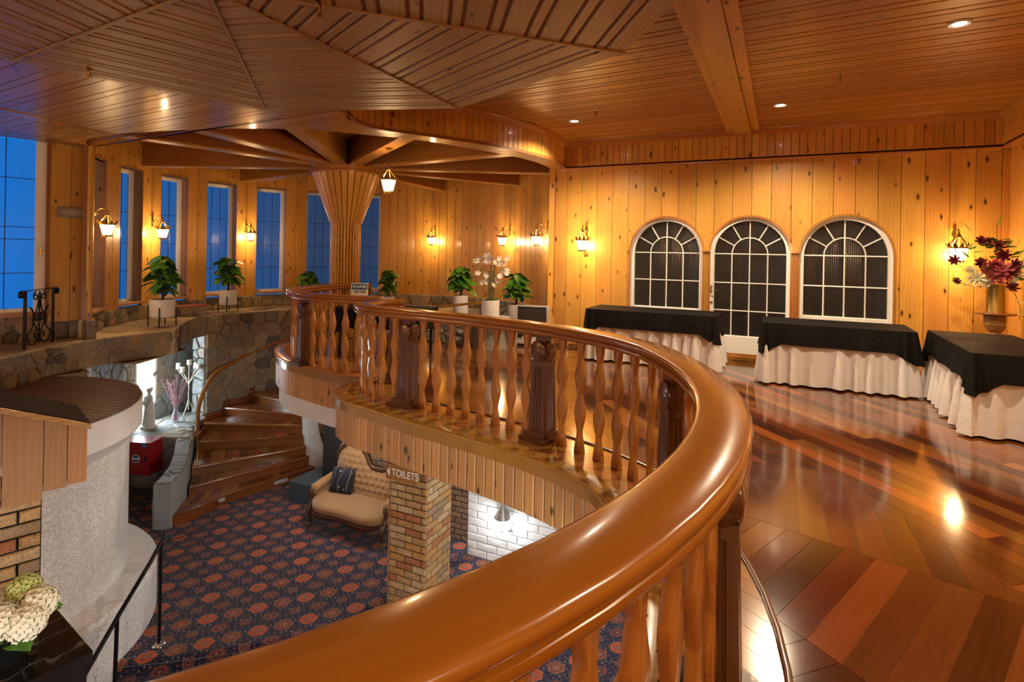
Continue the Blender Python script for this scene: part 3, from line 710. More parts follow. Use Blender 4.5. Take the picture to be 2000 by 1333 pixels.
# round room ceiling and its ten radial beams
rc = M().prism(circ(CX, CY, RR+.3, 0, 350, 35), ZC+.02, ZC+.08).obj('ceiling_5', BEAM); tag(rc, 'dark board ceiling of the round room above radial beams', 'ceiling', kind='structure')
strips_any(circ(CX, CY, RR+.05, 0, 352.5, 47), 0, ZC, rc, BEAM, [.22])
bz = 3.225
BMS = [(2, 'ending at the corner by the television'), (34.1, 'third back from the curved bulkhead'), (70.2, 'ending right of the last tall window'), (106, 'hidden mostly behind the column head'), (142, 'ending between the fourth and fifth windows'), (178, 'ending above the second tall window'), (-128, 'leftmost over the soffit edge'), (-106, 'second from the left over the soffit edge'), (-84, 'just left of the column head'), (-61, 'carrying the lantern pendant'), (-32, 'nearest the curved bulkhead')]
for deg, lb_ in BMS:
    a = math.radians(deg); o_ = M(); r0, r1 = .30, RR+.04
    if deg < -20: r1 = 3.95
    mid_ = (r0+r1)/2
    bmr = thing('radial_beam', 'heavy pine beam radiating from the fluted column, '+lb_, 'beam', (CX, CY, 0), a, 'radial ceiling beams', 'structure')
    o_.box((mid_, 0, (bz+ZC)/2+.01), (r1-r0, .20, ZC-bz)).obj('timber', BEAM, bmr, grain=(1, 0, 0))
    M().box((mid_, 0, bz-.002), (r1-r0, .225, .03)).obj('bottom_board', PINEC, bmr, grain=(1, 0, 0))
# ------------------------------------------------------------------ column with flared head
co = thing('column', 'fluted pine column with a funnel shaped slatted head', 'column', (CX, CY, 0), kind='structure')
M().lathe([(.235, LOW), (.235, 2.17), (.58, 3.10), (.58, bz)], 32).obj('core', BEAM, co)
n = 30
for i in range(n):
    a0, a1 = 2*pi*i/n, 2*pi*(i+1)/n; am = (a0+a1)/2; e_ = (a1-a0)*.47
    def pt(r, a, z): return Vector((r*math.cos(a), r*math.sin(a), z))
    rings = []
    for r_, z in ((.30, 2.155), (.655, 3.10)):
        rings.append([pt(r_-.03, am-e_, z), pt(r_, am-e_*.85, z), pt(r_, am+e_*.85, z), pt(r_-.03, am+e_, z)])
    M().loft(rings).obj('head_stave', PINE, co, grain=pt(.355, am, .945))
    if i % 3 != 1 or True:
        rings = [[pt(.225, am-e_, z), pt(.262, am-e_*.9, z), pt(.282, am-e_*.5, z), pt(.282, am+e_*.5, z), pt(.262, am+e_*.9, z), pt(.225, am+e_, z)] for z in (-.6, 2.17)]
        M().loft(rings).obj('shaft_stave', PINE, co, grain=(0, 0, 1))
M().lathe([(.60, 3.09), (.675, 3.09), (.68, 3.115), (.675, 3.14), (.66, 3.145), (.66, bz), (.60, bz)], 40).obj('head_ring', TRIM, co, smooth=40)

# ------------------------------------------------------------------ back wall: boards with three arched openings
wbk = M().box((AX+WD.x*WL/2-WN.x*.28, AY+WD.y*WL/2-WN.y*.28, 1.7), (WL+.3, .05, 4.0), rotm(rz=WANG)).obj('wall_back', DMORT)
tag(wbk, 'knotty pine board wall with three arched openings', 'wall', kind='structure')
ARCH = [(1.435, 2.690, .64), (2.754, 3.985, .06), (4.056, 5.318, .64)]; ZTOP = 2.315
def bottom_at(s):
    for l, r, z in ARCH:
        if l < s < r:
            R_ = (r-l)/2; return ZTOP-R_+math.sqrt(max(R_*R_-(s-(l+r)/2)**2, 0)), z
    return None
bl = .2825; nb = int(WL/bl)+1
def wall_pt(s, z, out=0): return Vector((AX, AY, 0))+WD*s+WN*out+Vector((0, 0, z))
def sheet(m, P, o0, o1):
    n = len(P); Vv = [wall_pt(p[0], p[1], o0) for p in P]+[wall_pt(p[0], p[1], o1) for p in P]
    m.add(Vv, [tuple(range(n)), tuple(range(n, 2*n))]+[(i, (i+1) % n, n+(i+1) % n, n+i) for i in range(n)]); return m
zt = ZS+.02
for i in range(nb):
    s0, s1 = i*bl+.003, min((i+1)*bl-.003, WL)
    if s1-s0 < .03: continue
    S = sorted({s0, s1} | {s0+(s1-s0)*k/6 for k in range(7)} | {e_ for l, r, z in ARCH for e_ in (l, r) if s0 < e_ < s1})
    low = []; up = []                               # upper piece (over arches) and pieces under sills
    prof = []
    for s in S:
        q = bottom_at(s); edge = [(l, r, z) for l, r, z in ARCH if abs(s-l) < 1e-9 or abs(s-r) < 1e-9]
        if edge:
            l, r, z = edge[0]; h = ZTOP-(r-l)/2
            prof += [(s, 0), (s, h)] if abs(s-l) < 1e-9 else [(s, h), (s, 0)]
        else: prof.append((s, q[0] if q else 0))
    poly = prof+[(s1, zt), (s0, zt)]
    sheet(M(), clean(poly), 0, -.022).obj('board', PINE, wbk, grain=(0, 0, 1))
    for l, r, z in ARCH:
        a0, a1 = max(s0, l), min(s1, r)
        if a1-a0 > .02 and z > .2: sheet(M(), [(a0, 0), (a1, 0), (a1, z), (a0, z)], 0, -.022).obj('board', PINE, wbk, grain=(0, 0, 1))
bs_ = M().box(wall_pt(WL/2, .05, .012), (WL, .02, .10), rotm(rz=WANG)).obj('baseboard_back', TRIM, grain=WD); tag(bs_, 'varnished skirting board along the back wall', 'baseboard', kind='structure')
# three arched windows / doors in the openings
def arch_window(idx, l, r, zb, nm, label, cat, rows, panel):
    c = (l+r)/2; R_ = (r-l)/2; hs = ZTOP-R_; t = thing(nm, label, cat, (0, 0, 0), kind='structure')
    def ring(rad, n=20): return [(c+rad*math.cos(pi*k/n), hs+rad*math.sin(pi*k/n)) for k in range(n+1)]
    outer = [(r, zb)]+ring(R_)+[(l, zb)]; ri = R_-.085; inner = [(c+ri, zb)]+ring(ri)+[(c-ri, zb)]
    def band(o, i, d0, d1):
        m = M(); n = len(o)
        for k in range(n-1):
            Q = [o[k], o[k+1], i[k+1], i[k]]; sheet(m, Q, d0, d1)
        return m
    band(outer, [(c+(p[0]-c)*(R_-.03)/R_, p[1] if p[1] <= hs else hs+(p[1]-hs)*(R_-.03)/R_) for p in outer], .012, -.03).obj('architrave', TRIM, t)
    band([(c+(p[0]-c)*(R_-.028)/R_, p[1] if p[1] <= hs else hs+(p[1]-hs)*(R_-.028)/R_) for p in outer], [(c+(p[0]-c)*(ri)/R_, p[1] if p[1] <= hs else hs+(p[1]-hs)*ri/R_) for p in outer], -.05, -.16).obj('frame', WHITE, t)
    m = M(); o = [(c+(p[0]-c)*(R_-.028)/R_, p[1] if p[1] <= hs else hs+(p[1]-hs)*(R_-.028)/R_) for p in outer]; V = [wall_pt(p[0], p[1], .0) for p in o]+[wall_pt(p[0], p[1], -.13) for p in o]; nn_ = len(o)
    m.add(V, [(k, k+1, nn_+k+1, nn_+k) for k in range(nn_-1)]).obj('reveal', WHITE, t)
    gx = [c-ri+2*ri*k/4 for k in range(5)]; zs = rows
    sheet(M(), [(c-ri, zb), (c+ri, zb), (c+ri, zs[-1]), (c-ri, zs[-1])], -.07, -.14).obj('bottom_rail', WHITE, t)
    dp = -.125; q = .004
    for j in range(len(zs)-1):
        for k in range(4): sheet(M(), [(gx[k]+q, zs[j+1]+q), (gx[k+1]-q, zs[j+1]+q), (gx[k+1]-q, zs[j]-q), (gx[k]+q, zs[j]-q)], dp, dp-.005).obj('pane', RIBG, t, grain=(0, 0, 1))
    rm = ri/2
    def sec(r0, r1, a0, a1):
        A = [math.radians(a0+(a1-a0)*k/5) for k in range(6)]
        P = [(c+r1*math.cos(x), zs[0]+q+r1*math.sin(x)) for x in A]
        P += [(c+r0*math.cos(x), zs[0]+q+r0*math.sin(x)) for x in A[::-1]] if r0 > .01 else [(c, zs[0]+q)]
        return P
    for k in range(6): sheet(M(), sec(rm+.003, ri-.002, 30*k+.6, 30*k+29.4), dp, dp-.005).obj('pane', RIBG, t, grain=(0, 0, 1))
    for k in range(2): sheet(M(), sec(0, rm-.003, 90*k+1, 90*k+89), dp, dp-.005).obj('pane', RIBG, t, grain=(0, 0, 1))
    def bar(P, r_=.011): M().tube([wall_pt(p[0], p[1], -.115) for p in P], r_, 6).obj('glazing_bar', WHITE, t, smooth=60)
    for z in zs: bar([(c-ri, z), (c+ri, z)])
    for k in (1, 3): bar([(gx[k], zs[-1]-.03), (gx[k], zs[0])])
    bar([(c, zs[-1]-.03), (c, zs[0]+ri)])
    bar([(c+rm*math.cos(pi*k/14), zs[0]+rm*math.sin(pi*k/14)) for k in range(15)])
    for a in (30, 60, 120, 150): bar([(c+x*math.cos(math.radians(a)), zs[0]+x*math.sin(math.radians(a))) for x in (rm, ri)])
    if panel:
        hnd = M(); hp = wall_pt(l+.05, 1.12, -.03)
        hnd.box(hp, (.03, .012, .10), rotm(rz=WANG)); hnd.tube([hp+WN*.01, hp+WN*.05, hp+WN*.05+WD*.10-Vector((0, 0, .03))], .008, 6)
        hnd.obj('door_handle', CHROME, t, smooth=60)
        M().box(wall_pt(l+.05, .90, -.035), (.05, .01, .02), rotm(rz=WANG)).obj('lock_plate', CHROME, t)
        M().box(wall_pt(c, .03, .04), (r-l, .1, .06), rotm(rz=WANG)).obj('threshold', TRIM, t, grain=WD)
    return t
arch_window(0, *ARCH[0], 'window_1', 'white arched window with reeded dark glass beside the brass wall lantern', 'window', [1.69, 1.225, .76], False)
arch_window(1, *ARCH[1], 'door_1', 'white arched glazed door standing between the two arched windows', 'door', [1.69, 1.22, .77, .36], True)
arch_window(2, *ARCH[2], 'window_2', 'white arched window with reeded dark glass nearest the flower stand', 'window', [1.69, 1.225, .76], False)
for s_, lb in ((2.722, 'varnished pilaster between the first arched window and the door'), (4.02, 'varnished pilaster between the door and the last arched window')):
    t = thing('door_post', lb, 'pilaster', wall_pt(s_, 0, 0), WANG, 'pilasters between the arches', 'structure')
    M().box((0, .0, .86), (.075, .05, 1.72)).box((-.018, -.03, .86), (.012, .012, 1.70)).box((.018, -.03, .86), (.012, .012, 1.70)).obj('shaft', TRIM, t, grain=(0, 0, 1))
    M().loft([[Vector((x*sx, y*sx-.01, z)) for x, y in ((-.045, -.04), (.045, -.04), (.045, .03), (-.045, .03))] for sx, z in ((.9, 1.69), (1.25, 1.715), (1.45, 1.72), (1.45, 1.745), (1.2, 1.75))]).obj('capital', TRIM, t)
# pine end of the wall where the round room starts
rw = M().box((BX-rn.x*.05+rd.x*2.9, BY-rn.y*.05+rd.y*2.9, 1.7), (6.0, .05, 4.0), rotm(rz=math.atan2(rd.y, rd.x))).obj('wall_right', BEAM); tag(rw, 'dim pine board wall behind the flower stand', 'wall', kind='structure')
for i in range(21):
    p = Vector((BX, BY, 0))+rd*(.14+.283*i); M().cbox((0, 0, 0), (.277, .022, ZS), .004).obj('board', PINE, rw, grain=(0, 0, 1), loc=(p.x, p.y, ZS/2), rot=(0, 0, math.atan2(rd.y, rd.x)))
for nm, p0, p1, lb in (('wall_front', (3.9, -3), (-8.4, -3), 'plain pine wall behind the viewpoint'), ('wall_side', (3.9, 2.2), (3.9, -3), 'plain pine wall beside the viewpoint'), ('wall_west', (-8.4, -3), (-8.4, 6.75), 'plain pine wall on the far side of the stairwell')):
    a, b = Vector(p0+(0,)), Vector(p1+(0,)); c = (a+b)/2
    o = M().box((c.x, c.y, 1.8), ((b-a).length, .05, 3.7), rotm(rz=math.atan2(b.y-a.y, b.x-a.x))).obj(nm, PINE, grain=(0, 0, 1)); tag(o, lb, 'wall', kind='structure')

# ------------------------------------------------------------------ round wall, windows, stone skirt
def cp(r, deg, z=0): return Vector((CX+r*math.cos(math.radians(deg)), CY+r*math.sin(math.radians(deg)), z))
WIN = [(196.3, 206.3), (178.8, 188.7), (161.6, 171.5), (144.6, 154.7), (127.6, 137.6), (110.9, 120.6), (93.9, 103.4)]
rwl = thing('wall_round', 'curved knotty pine board wall of the round room', 'wall', kind='structure')
def cboard(a0, a1, z0, z1, mat=PINE, r=RR, th=.022, name='board', parent=None):
    g = .055; A = [a0+g, a1-g]; c_ = .10
    rings = []
    for z in (z0, z1):
        rings.append([cp(r+th, A[0], z), cp(r+.005, A[0], z), cp(r, A[0]+c_, z), cp(r, A[1]-c_, z), cp(r+.005, A[1], z), cp(r+th, A[1], z)])
    M().loft(rings).obj(name, mat, parent or rwl, grain=(0, 0, 1))
ZWB, ZWT = .48, ZC
def fill(a0, a1, z0, z1, wd=3.3):
    n = max(1, round((a1-a0)/wd)); st = (a1-a0)/n
    for i in range(n): cboard(a0+i*st, a0+(i+1)*st, z0, z1)
    k_ = n+1
    M().loft([[cp(RR+.02, d_, z0), cp(RR+.02, d_, z1), cp(RR+.07, d_, z1), cp(RR+.07, d_, z0)] for d_ in [a0+(a1-a0)*q/k_ for q in range(k_+1)]]).obj('backing', BEAM, rwl)
fill(-8.5, 93.9, ZWB, ZWT)
for k in range(len(WIN)):
    a0, a1 = WIN[k]; fill(a0, a1, 3.10, ZWT); nx = WIN[k-1][0] if k else 213.5
    fill(a1, nx, ZWB, ZWT)
    if True:
        w_ = thing('window_%d' % (k+3), 'tall narrow dusk-blue window of the round wall, %s' % ['at the left end by the first lantern', 'second along behind the nearer potted plant', 'third along left of the first white pot', 'fourth along behind the second white pot', 'fifth along beside a wall lantern', 'sixth along left of the fluted column', 'last one right of the fluted column'][k], 'window', kind='structure')
        ro_ = RR+.24; zb, z2 = .56, 3.10
        for aa, ab in ((a0-.02, a0-.3), (a1+.02, a1+.3)):
            M().loft([[cp(RR+.002, aa, z), cp(ro_+.06, aa, z), cp(ro_+.06, ab, z), cp(RR+.002, ab, z)] for z in (zb, z2)]).obj('reveal', REVL, w_, grain=(0, 0, 1))
        M().loft([[cp(RR-.0, x, z2), cp(ro_+.06, x, z2), cp(ro_+.06, x, z2+.03), cp(RR-.0, x, z2+.03)] for x in (a0, a1)]).obj('head_reveal', REVL, w_)
        M().loft([[cp(RR-.055, x, zb-.04), cp(ro_+.06, x, zb-.04), cp(ro_+.06, x, zb), cp(RR-.055, x, zb), ] for x in (a0-.8, (a0+a1)/2, a1+.8)]).obj('sill', FASC, w_)
        fwd = .95
        m = M()
        for aa, ab in ((a0, a0+fwd), (a1-fwd, a1)): m.loft([[cp(ro_-.05, aa, z), cp(ro_+.03, aa, z), cp(ro_+.03, ab, z), cp(ro_-.05, ab, z)] for z in (zb, z2)])
        for za, zz in ((zb, zb+.05), (z2-.06, z2)): m.loft([[cp(ro_-.05, x, za), cp(ro_+.03, x, za), cp(ro_+.03, x, zz), cp(ro_-.05, x, zz)] for x in (a0, a1)])
        m.obj('frame', WHITE, w_)
        g0, g1 = a0+fwd, a1-fwd; nc = 3; hz = [zb+.05, 1.15, 1.70, 2.30, z2-.06]
        for i in range(nc):
            for j in range(4):
                x0, x1 = g0+(g1-g0)*i/nc+.045, g0+(g1-g0)*(i+1)/nc-.045
                M().loft([[cp(ro_, x0, z), cp(ro_+.006, x0, z), cp(ro_+.006, x1, z), cp(ro_, x1, z)] for z in (hz[j]+.004, hz[j+1]-.004)]).obj('pane', PANE, w_)
        m = M()
        for i in (1, 2): m.box(cp(ro_+.004, g0+(g1-g0)*i/nc, (zb+z2)/2), (.009, .009, z2-zb), rotm(rz=math.radians(g0)))
        for j in (1, 2, 3): m.loft([[cp(ro_, x, hz[j]-.005), cp(ro_+.008, x, hz[j]-.005), cp(ro_+.008, x, hz[j]+.005), cp(ro_, x, hz[j]+.005)] for x in (g0, g1)])
        m.obj('glazing_bars', BLACKP, w_)
# straight left wall with a tall window
LW0 = Vector((-6.72, 8.94, 0)); ld = Vector((-.597, -.802, 0)).normalized(); ln = Vector((.802, -.597, 0)).normalized(); la = math.atan2(ld.y, ld.x)
lw = thing('wall_left', 'short pine board wall beside the tall blue corner window', 'wall', kind='structure')
def lp(s, z, out=0): return LW0+ld*s+ln*out+Vector((0, 0, z))
def lbox(m, s0, s1, z0, z1, o0, o1): return m.box(lp((s0+s1)/2, (z0+z1)/2, (o0+o1)/2), (s1-s0, abs(o1-o0), z1-z0), rotm(rz=la))
for s0, s1 in ((.0, .235), (.24, .50)): lbox(M(), s0, s1, .47, ZS, -.02, 0).obj('board', PINE, lw, grain=(0, 0, 1))
lbox(M(), -.02, .52, .3, ZS, -.07, -.025).obj('backing', BEAM, lw)
M().tube([cp(RR-.02, 213, .44), cp(RR-.02, 213, ZC)], .05, 10).obj('corner_post', PINE, lw, grain=(0, 0, 1))
lbox(M(), .5, .54, .6, ZS, -.10, .01).obj('jamb', BEAM, lw, grain=(0, 0, 1))
wn_ = thing('window_10', 'tall bright blue corner window beside the iron rail', 'window', kind='structure')
m = M(); lbox(m, .54, .66, .64, ZS, -.10, -.03); lbox(m, .66, 2.6, .64, .70, -.10, -.03); m.obj('frame', WHITE, wn_)
lbox(M(), .5, 2.6, .58, .64, -.10, .05).obj('sill', TRIM, wn_, grain=ld)
hz = [.70, 1.22, 1.72, 1.90, 2.62, ZS]; gx = [.66, 1.00, 1.34, 1.68, 2.0]
for i in range(4):
    for j in range(5): lbox(M(), gx[i]+.004, gx[i+1]-.004, hz[j]+.004, hz[j+1]-.004, -.07, -.062).obj('pane', PANE, wn_)
m = M()
for x in gx[1:-1]: lbox(m, x-.005, x+.005, .7, ZS, -.072, -.06)
for z in hz[1:-1]: lbox(m, .66, 2.0, z-.005, z+.005, -.072, -.06)
m.obj('glazing_bars', BLACKP, wn_)
M().box(lp(.60, 1.55, -.02), (.02, .02, .12), rotm(rz=la)).box(lp(.58, 1.52, -.01), (.07, .012, .015), rotm(rz=la)).obj('latch', CHROME, wn_)
lbox(M(), .5, 2.6, .3, .58, -.12, -.02).obj('apron', BEAM, lw)

# the rest of the shell, out of sight: west ceiling, lower lobby walls
cw = M().prism([(-8.5, -3.1), (-4.4, -3.1), (-4.4, 2.2), (-4.3, 3.9), (-7.5, 8.1), (-8.5, 6.9)], ZS+.025, ZS+.1).obj('ceiling_6', PINEC, grain=(1, 0, 0)); tag(cw, 'pine ceiling beyond the web panel', 'ceiling', kind='structure')
cw2 = M().prism([(-5.2, -3.1), (4.0, -3.1), (4.0, .6), (-5.2, .6)], ZC+.022, ZC+.09).obj('ceiling_7', PINEC, grain=(1, 0, 0)); tag(cw2, 'pine ceiling behind the viewpoint', 'ceiling', kind='structure')
lowp = [(-8.4, 6.75), (-8.4, -3.0), (4.6, -3.0), (4.6, 6.9)]
lsh = M().sweep([(0, LOW-.3), (0, -.2), (-.1, -.2), (-.1, LOW-.3)], V3(lowp)).obj('wall_basement', WHITE); tag(lsh, 'white plaster wall of the lower lobby behind the viewpoint', 'wall', kind='structure')
lsh2 = M().sweep([(0, LOW-.3), (0, .2), (-.1, .2), (-.1, LOW-.3)], [Vector((p[0], p[1], 0)) for p in circ(CX, CY, RR+.35, -12, 145, 20)]).obj('wall_foundation', WHITE); tag(lsh2, 'white plaster foundation wall under the round room', 'wall', kind='structure')
nbk = M().sweep([(0, LOW-.3), (0, -.2), (-.1, -.2), (-.1, LOW-.3)], V3([(4.6, 6.9), (4.6, 8.9), (.9, 10.6)])).obj('wall_north', WHITE); tag(nbk, 'white plaster wall under the back wall of the upper floor', 'wall', kind='structure')
nw0 = Vector((-8.4, 6.7, 0)); e0 = lp(2.0, 0, 0)
ol = M().box(((nw0.x+e0.x)/2, (nw0.y+e0.y)/2, .3), ((nw0-e0).length+.3, .1, 6.6), rotm(rz=math.atan2(nw0.y-e0.y, nw0.x-e0.x))).obj('wall_outer', PINE, grain=(0, 0, 1)); tag(ol, 'pine wall left of the corner window out of view', 'wall', kind='structure')
ol2 = M().box(tuple(lp(1.2, -1.35, -.14)), (2.6, .1, 3.6), rotm(rz=la)).obj('wall_outer_lower', WHITE); tag(ol2, 'white wall of the lower niche under the corner window', 'wall', kind='structure')
# pine return where the round room meets the back wall
for k in range(2):
    p = Vector((AX, AY, 0))+Vector((.04, .08+.26*k, 0)); M().cbox((0, 0, 0), (.25, .022, ZS+.4), .004).obj('board', PINE, wbk, grain=(0, 0, 1), loc=(AX-.005+.02*k, AY+.12+.25*k, (ZS+.4)/2), rot=(0, 0, math.radians(95)))
M().box((AX-.02, AY+.01, ZC/2), (.10, .10, ZC)).obj('corner_post', PINE, wbk, grain=(0, 0, 1))
# ------------------------------------------------------------------ balustrades
RZ = 1.03
RL1 = circ(OX, OY, 2.90, -125, 8, 34)+[(p.x, p.y) for p in spline(V3([(1.00, 3.98), (.84, 4.37), (.57, 4.75), (.29, 5.04), (-.34, 5.57), (-1.06, 6.02), (-1.46, 6.27), (-1.69, 6.50), (-1.75, 6.74), (-1.66, 6.97), (-1.50, 7.10), (-1.36, 7.16)]), 7)]
RL2 = [(p.x, p.y) for p in spline(V3([(-1.74, 7.60), (-2.02, 7.61), (-2.52, 7.78), (-3.00, 8.12), (-3.30, 8.54), (-3.45, 9.00), (-3.42, 9.50), (-3.22, 10.02), (-2.95, 10.27), (-2.60, 10.42)]), 7)]
hr = [(.088, RZ), (.105, RZ-.008), (.112, RZ-.024), (.107, RZ-.038), (.092, RZ-.044), (.090, RZ-.052), (.104, RZ-.060), (.107, RZ-.078), (.098, RZ-.092), (.078, RZ-.100)]
hr = hr+[(-x, z) for x, z in hr[::-1]]
# flat sawn baluster with three necks
bh = RZ-.10; prof = [(0, .048), (.08, .036), (.14, .021), (.18, .017), (.25, .036), (.32, .050), (.39, .038), (.455, .020), (.485, .017), (.56, .036), (.635, .050), (.70, .036), (.76, .020), (.79, .018), (.87, .032), (bh, .040)]
pr = [(p.x, p.y) for p in spline([Vector((w_, z, 0)) for z, w_ in prof], 3)]
m = M()
m.loft([[Vector((sx*w_, sy*.019, z)) for sx, sy in ((-1, -1), (-.93, -1.12), (.93, -1.12), (1, -1), (1, 1), (.93, 1.12), (-.93, 1.12), (-1, 1))] for w_, z in pr])
balm = m.mesh('baluster', BALU, grain=(0, 0, 1), smooth=50)
# newel: stepped base, fluted tapering shaft, head of two crossed discs
m = M(); m.box((0, 0, .022), (.30, .30, .045)); m.box((0, 0, .065), (.235, .235, .045)); nb_m = m.mesh('base', POST, grain=(1, 0, 0))
sec = []
for k in range(4):
    R_ = Matrix.Rotation(k*pi/2, 2)
    for q in ((-1, -1), (-.42, -1), (-.36, -.90), (-.30, -.90), (-.24, -1), (-.06, -1), (0, -.90), (.06, -.90), (.12, -1), (.30, -1), (.36, -.90), (.42, -.90), (.48, -1)):
        v = R_ @ Vector(q); sec.append((v.x, v.y))
m = M(); m.loft([[Vector((x*h_, y*h_, z)) for x, y in sec] for h_, z in ((.088, .085), (.070, .70))]); ns_m = m.mesh('shaft', POST, grain=(0, 0, 1))
m = M()
for R_ in (rotm(pi/2, 0, 0), rotm(pi/2, 0, pi/2)):
    m.lathe([(.055, -.088), (.086, -.080), (.092, -.068), (.092, .068), (.086, .080), (.055, .088)], 18, (0, 0, .79), 0, R_)
m.box((0, 0, .69), (.15, .15, .06)); m.box((0, 0, .90), (.10, .10, .07)); nh_m = m.mesh('head', POST, grain=(0, 0, 1), smooth=40)
def balustrade(path, posts, label, lo=0, hi=1e9):
    t = thing('balustrade', label, 'balustrade', (path[0][0], path[0][1], 0)); o0 = Vector((path[0][0], path[0][1], 0))
    M().sweep(hr, V3(path)).obj('handrail', RAIL, t, smooth=45, loc=-o0)
    W = walk(V3(path), .01); pi_ = []
    for q in posts:
        k = min(range(len(W)), key=lambda i: (W[i][0]-Vector((q[0], q[1], 0))).length); pi_.append(k)
        e_ = link('newel_post', ns_m, t, W[k][0]-o0, (0, 0, W[k][1]))
        link('base', nb_m, e_); link('head', nh_m, e_)
    ends = sorted([-8]+pi_+[len(W)+8])
    for a, b in zip(ends, ends[1:]):
        n_ = round((b-a-6)*.01/.195)
        for i in range(1, n_):
            k = int(a+(b-a)*i/n_)
            if 0 <= k < len(W) and all(abs(k-q) > 11 for q in pi_): link('baluster', balm, t, W[k][0]-o0+Vector((0, 0, .003)), (0, 0, W[k][1]))
    return t
balustrade(RL1, [(-2.9, .6), (-1.5, .42), (-.32, .84), (.80, 2.08), (1.03, 3.55), (.30, 5.03), (-1.10, 6.03), (-1.45, 7.12)], 'long curved varnished balustrade sweeping round the near stairwell void')
balustrade(RL2, [(-2.95, 8.08), (-2.66, 10.40)], 'smaller varnished balustrade round the far balcony lobe with the notice')

# ------------------------------------------------------------------ lower lobby: carpets, step
STEPE = [(p.x, p.y) for p in spline(V3([(-4.9, 5.6), (-4.3, 6.03), (-3.72, 6.17), (-3.13, 6.31), (-2.55, 6.50), (-2.10, 6.72), (-1.74, 7.08), (-1.50, 7.5), (-1.15, 8.0), (-.72, 8.45)]), 5)]
f2 = M().prism(clean(STEPE+[(-.58, 8.75), (-2.5, 9.70), (-1.9, 11.9), (-3, 15), (-8.2, 15), (-8.4, 5.6)]), LOW-.4, LOW-.02).obj('floor_lobby', CARP); tag(f2, 'red and navy patterned carpet of the lower lobby', 'carpet', kind='structure')
M().prism(clean(STEPE+[(-.58, 8.75), (-2.5, 9.70), (-1.9, 11.9), (-3, 15), (-8.2, 15), (-8.4, 5.6)]), LOW-.02, LOW, clean([(p.x, p.y) for p in offset(V3(STEPE), -.03)]+[(-.58, 8.75), (-2.5, 9.70), (-1.9, 11.9), (-3, 15), (-8.2, 15), (-8.4, 5.6)])).obj('carpet_top', CARP, f2)
M().sweep([(-.02, LOW-.05), (.02, LOW-.045), (.035, LOW-.022), (.025, LOW-.004), (-.02, LOW+.004)], V3(STEPE)).obj('stair_nosing', CARP, f2, smooth=60)
f3 = M().prism([(-9, 1), (5, 1), (5, 9.5), (-9, 9.5)], LOW-.30, LOW-.17).obj('floor_lower_step', CARP); tag(f3, 'patterned carpet one step below the lobby carpet', 'carpet', kind='structure')
for P_ in ([(-5.55, 8.90), (-5.20, 8.60), (-4.80, 8.90)], [(-6.4, 9.55), (-5.75, 9.0)], [(-3.9, 10.7), (-3.3, 9.75)]):
    M().sweep([(-.006, LOW), (-.006, LOW+.004), (.006, LOW+.004), (.006, LOW)], V3(P_)).obj('carpet_joint', BLACKP, f2)
# ------------------------------------------------------------------ brickwork
def brick_mesh(L_, mat, h=.076, d=.024, seed=0, ch=.008):
    r = random.Random(seed); m = M(); x, z = L_/2, h/2; j = lambda: r.uniform(-.004, .004)
    A = [(-x, 0, -z), (x, 0, -z), (x, 0, z), (-x, 0, z)]
    nx = 5; rings = []
    B = [(-x+ch*0, d-ch, -z), (x, d-ch, -z), (x, d-ch, z), (-x, d-ch, z)]
    Cc = [(-x+ch, d+j(), -z+ch), (x-ch, d+j(), -z+ch), (x-ch, d+j(), z-ch), (-x+ch, d+j(), z-ch)]
    V = A+B+Cc+[(0, d+.003+j(), j())]
    F = [(0, 1, 5, 4), (1, 2, 6, 5), (2, 3, 7, 6), (3, 0, 4, 7), (4, 5, 9, 8), (5, 6, 10, 9), (6, 7, 11, 10), (7, 4, 8, 11), (8, 9, 12), (9, 10, 12), (10, 11, 12), (11, 8, 12)]
    return m.add(V, F).mesh('brick', mat, grain=(1, 0, 0))
_bc = {}
def brickwork(parent, p0, ang, L_, z0, z1, mat, unit=.24, ch_=.0865, h=.073, d=.024, org=Vector((0, 0, 0)), keep=None, pats=None, name='brick', gap=.014):
    """courses on the face that starts at p0, runs along ang for L_, and looks to the right of ang"""
    z = z0; row = 0; dx = Vector((math.cos(ang), math.sin(ang), 0))
    while z+h <= z1+.02:
        s = 0; k = 0; first = (unit/2 if row % 2 else unit) if not pats else None
        while s < L_-.02:
            ln_ = (pats[row % len(pats)][k] if pats and k < len(pats[row % len(pats)]) else (first if k == 0 and first else unit)); k += 1
            ln_ = min(ln_, L_-s); bl_ = ln_-gap
            if bl_ > .02 and (keep is None or keep(s+ln_/2, z)):
                key = (mat.name, round(bl_, 3), round(h, 3), round(d, 3), rnd.randint(0, 3))
                if key not in _bc: _bc[key] = brick_mesh(bl_, mat, h, d, hash(key) % 997)
                p = Vector((p0[0], p0[1], 0))+dx*(s+ln_/2)-org
                o = link(name, _bc[key], parent, (p.x, p.y, z+h/2-org.z), (0, 0, ang+pi))
            s += ln_
        z += ch_; row += 1
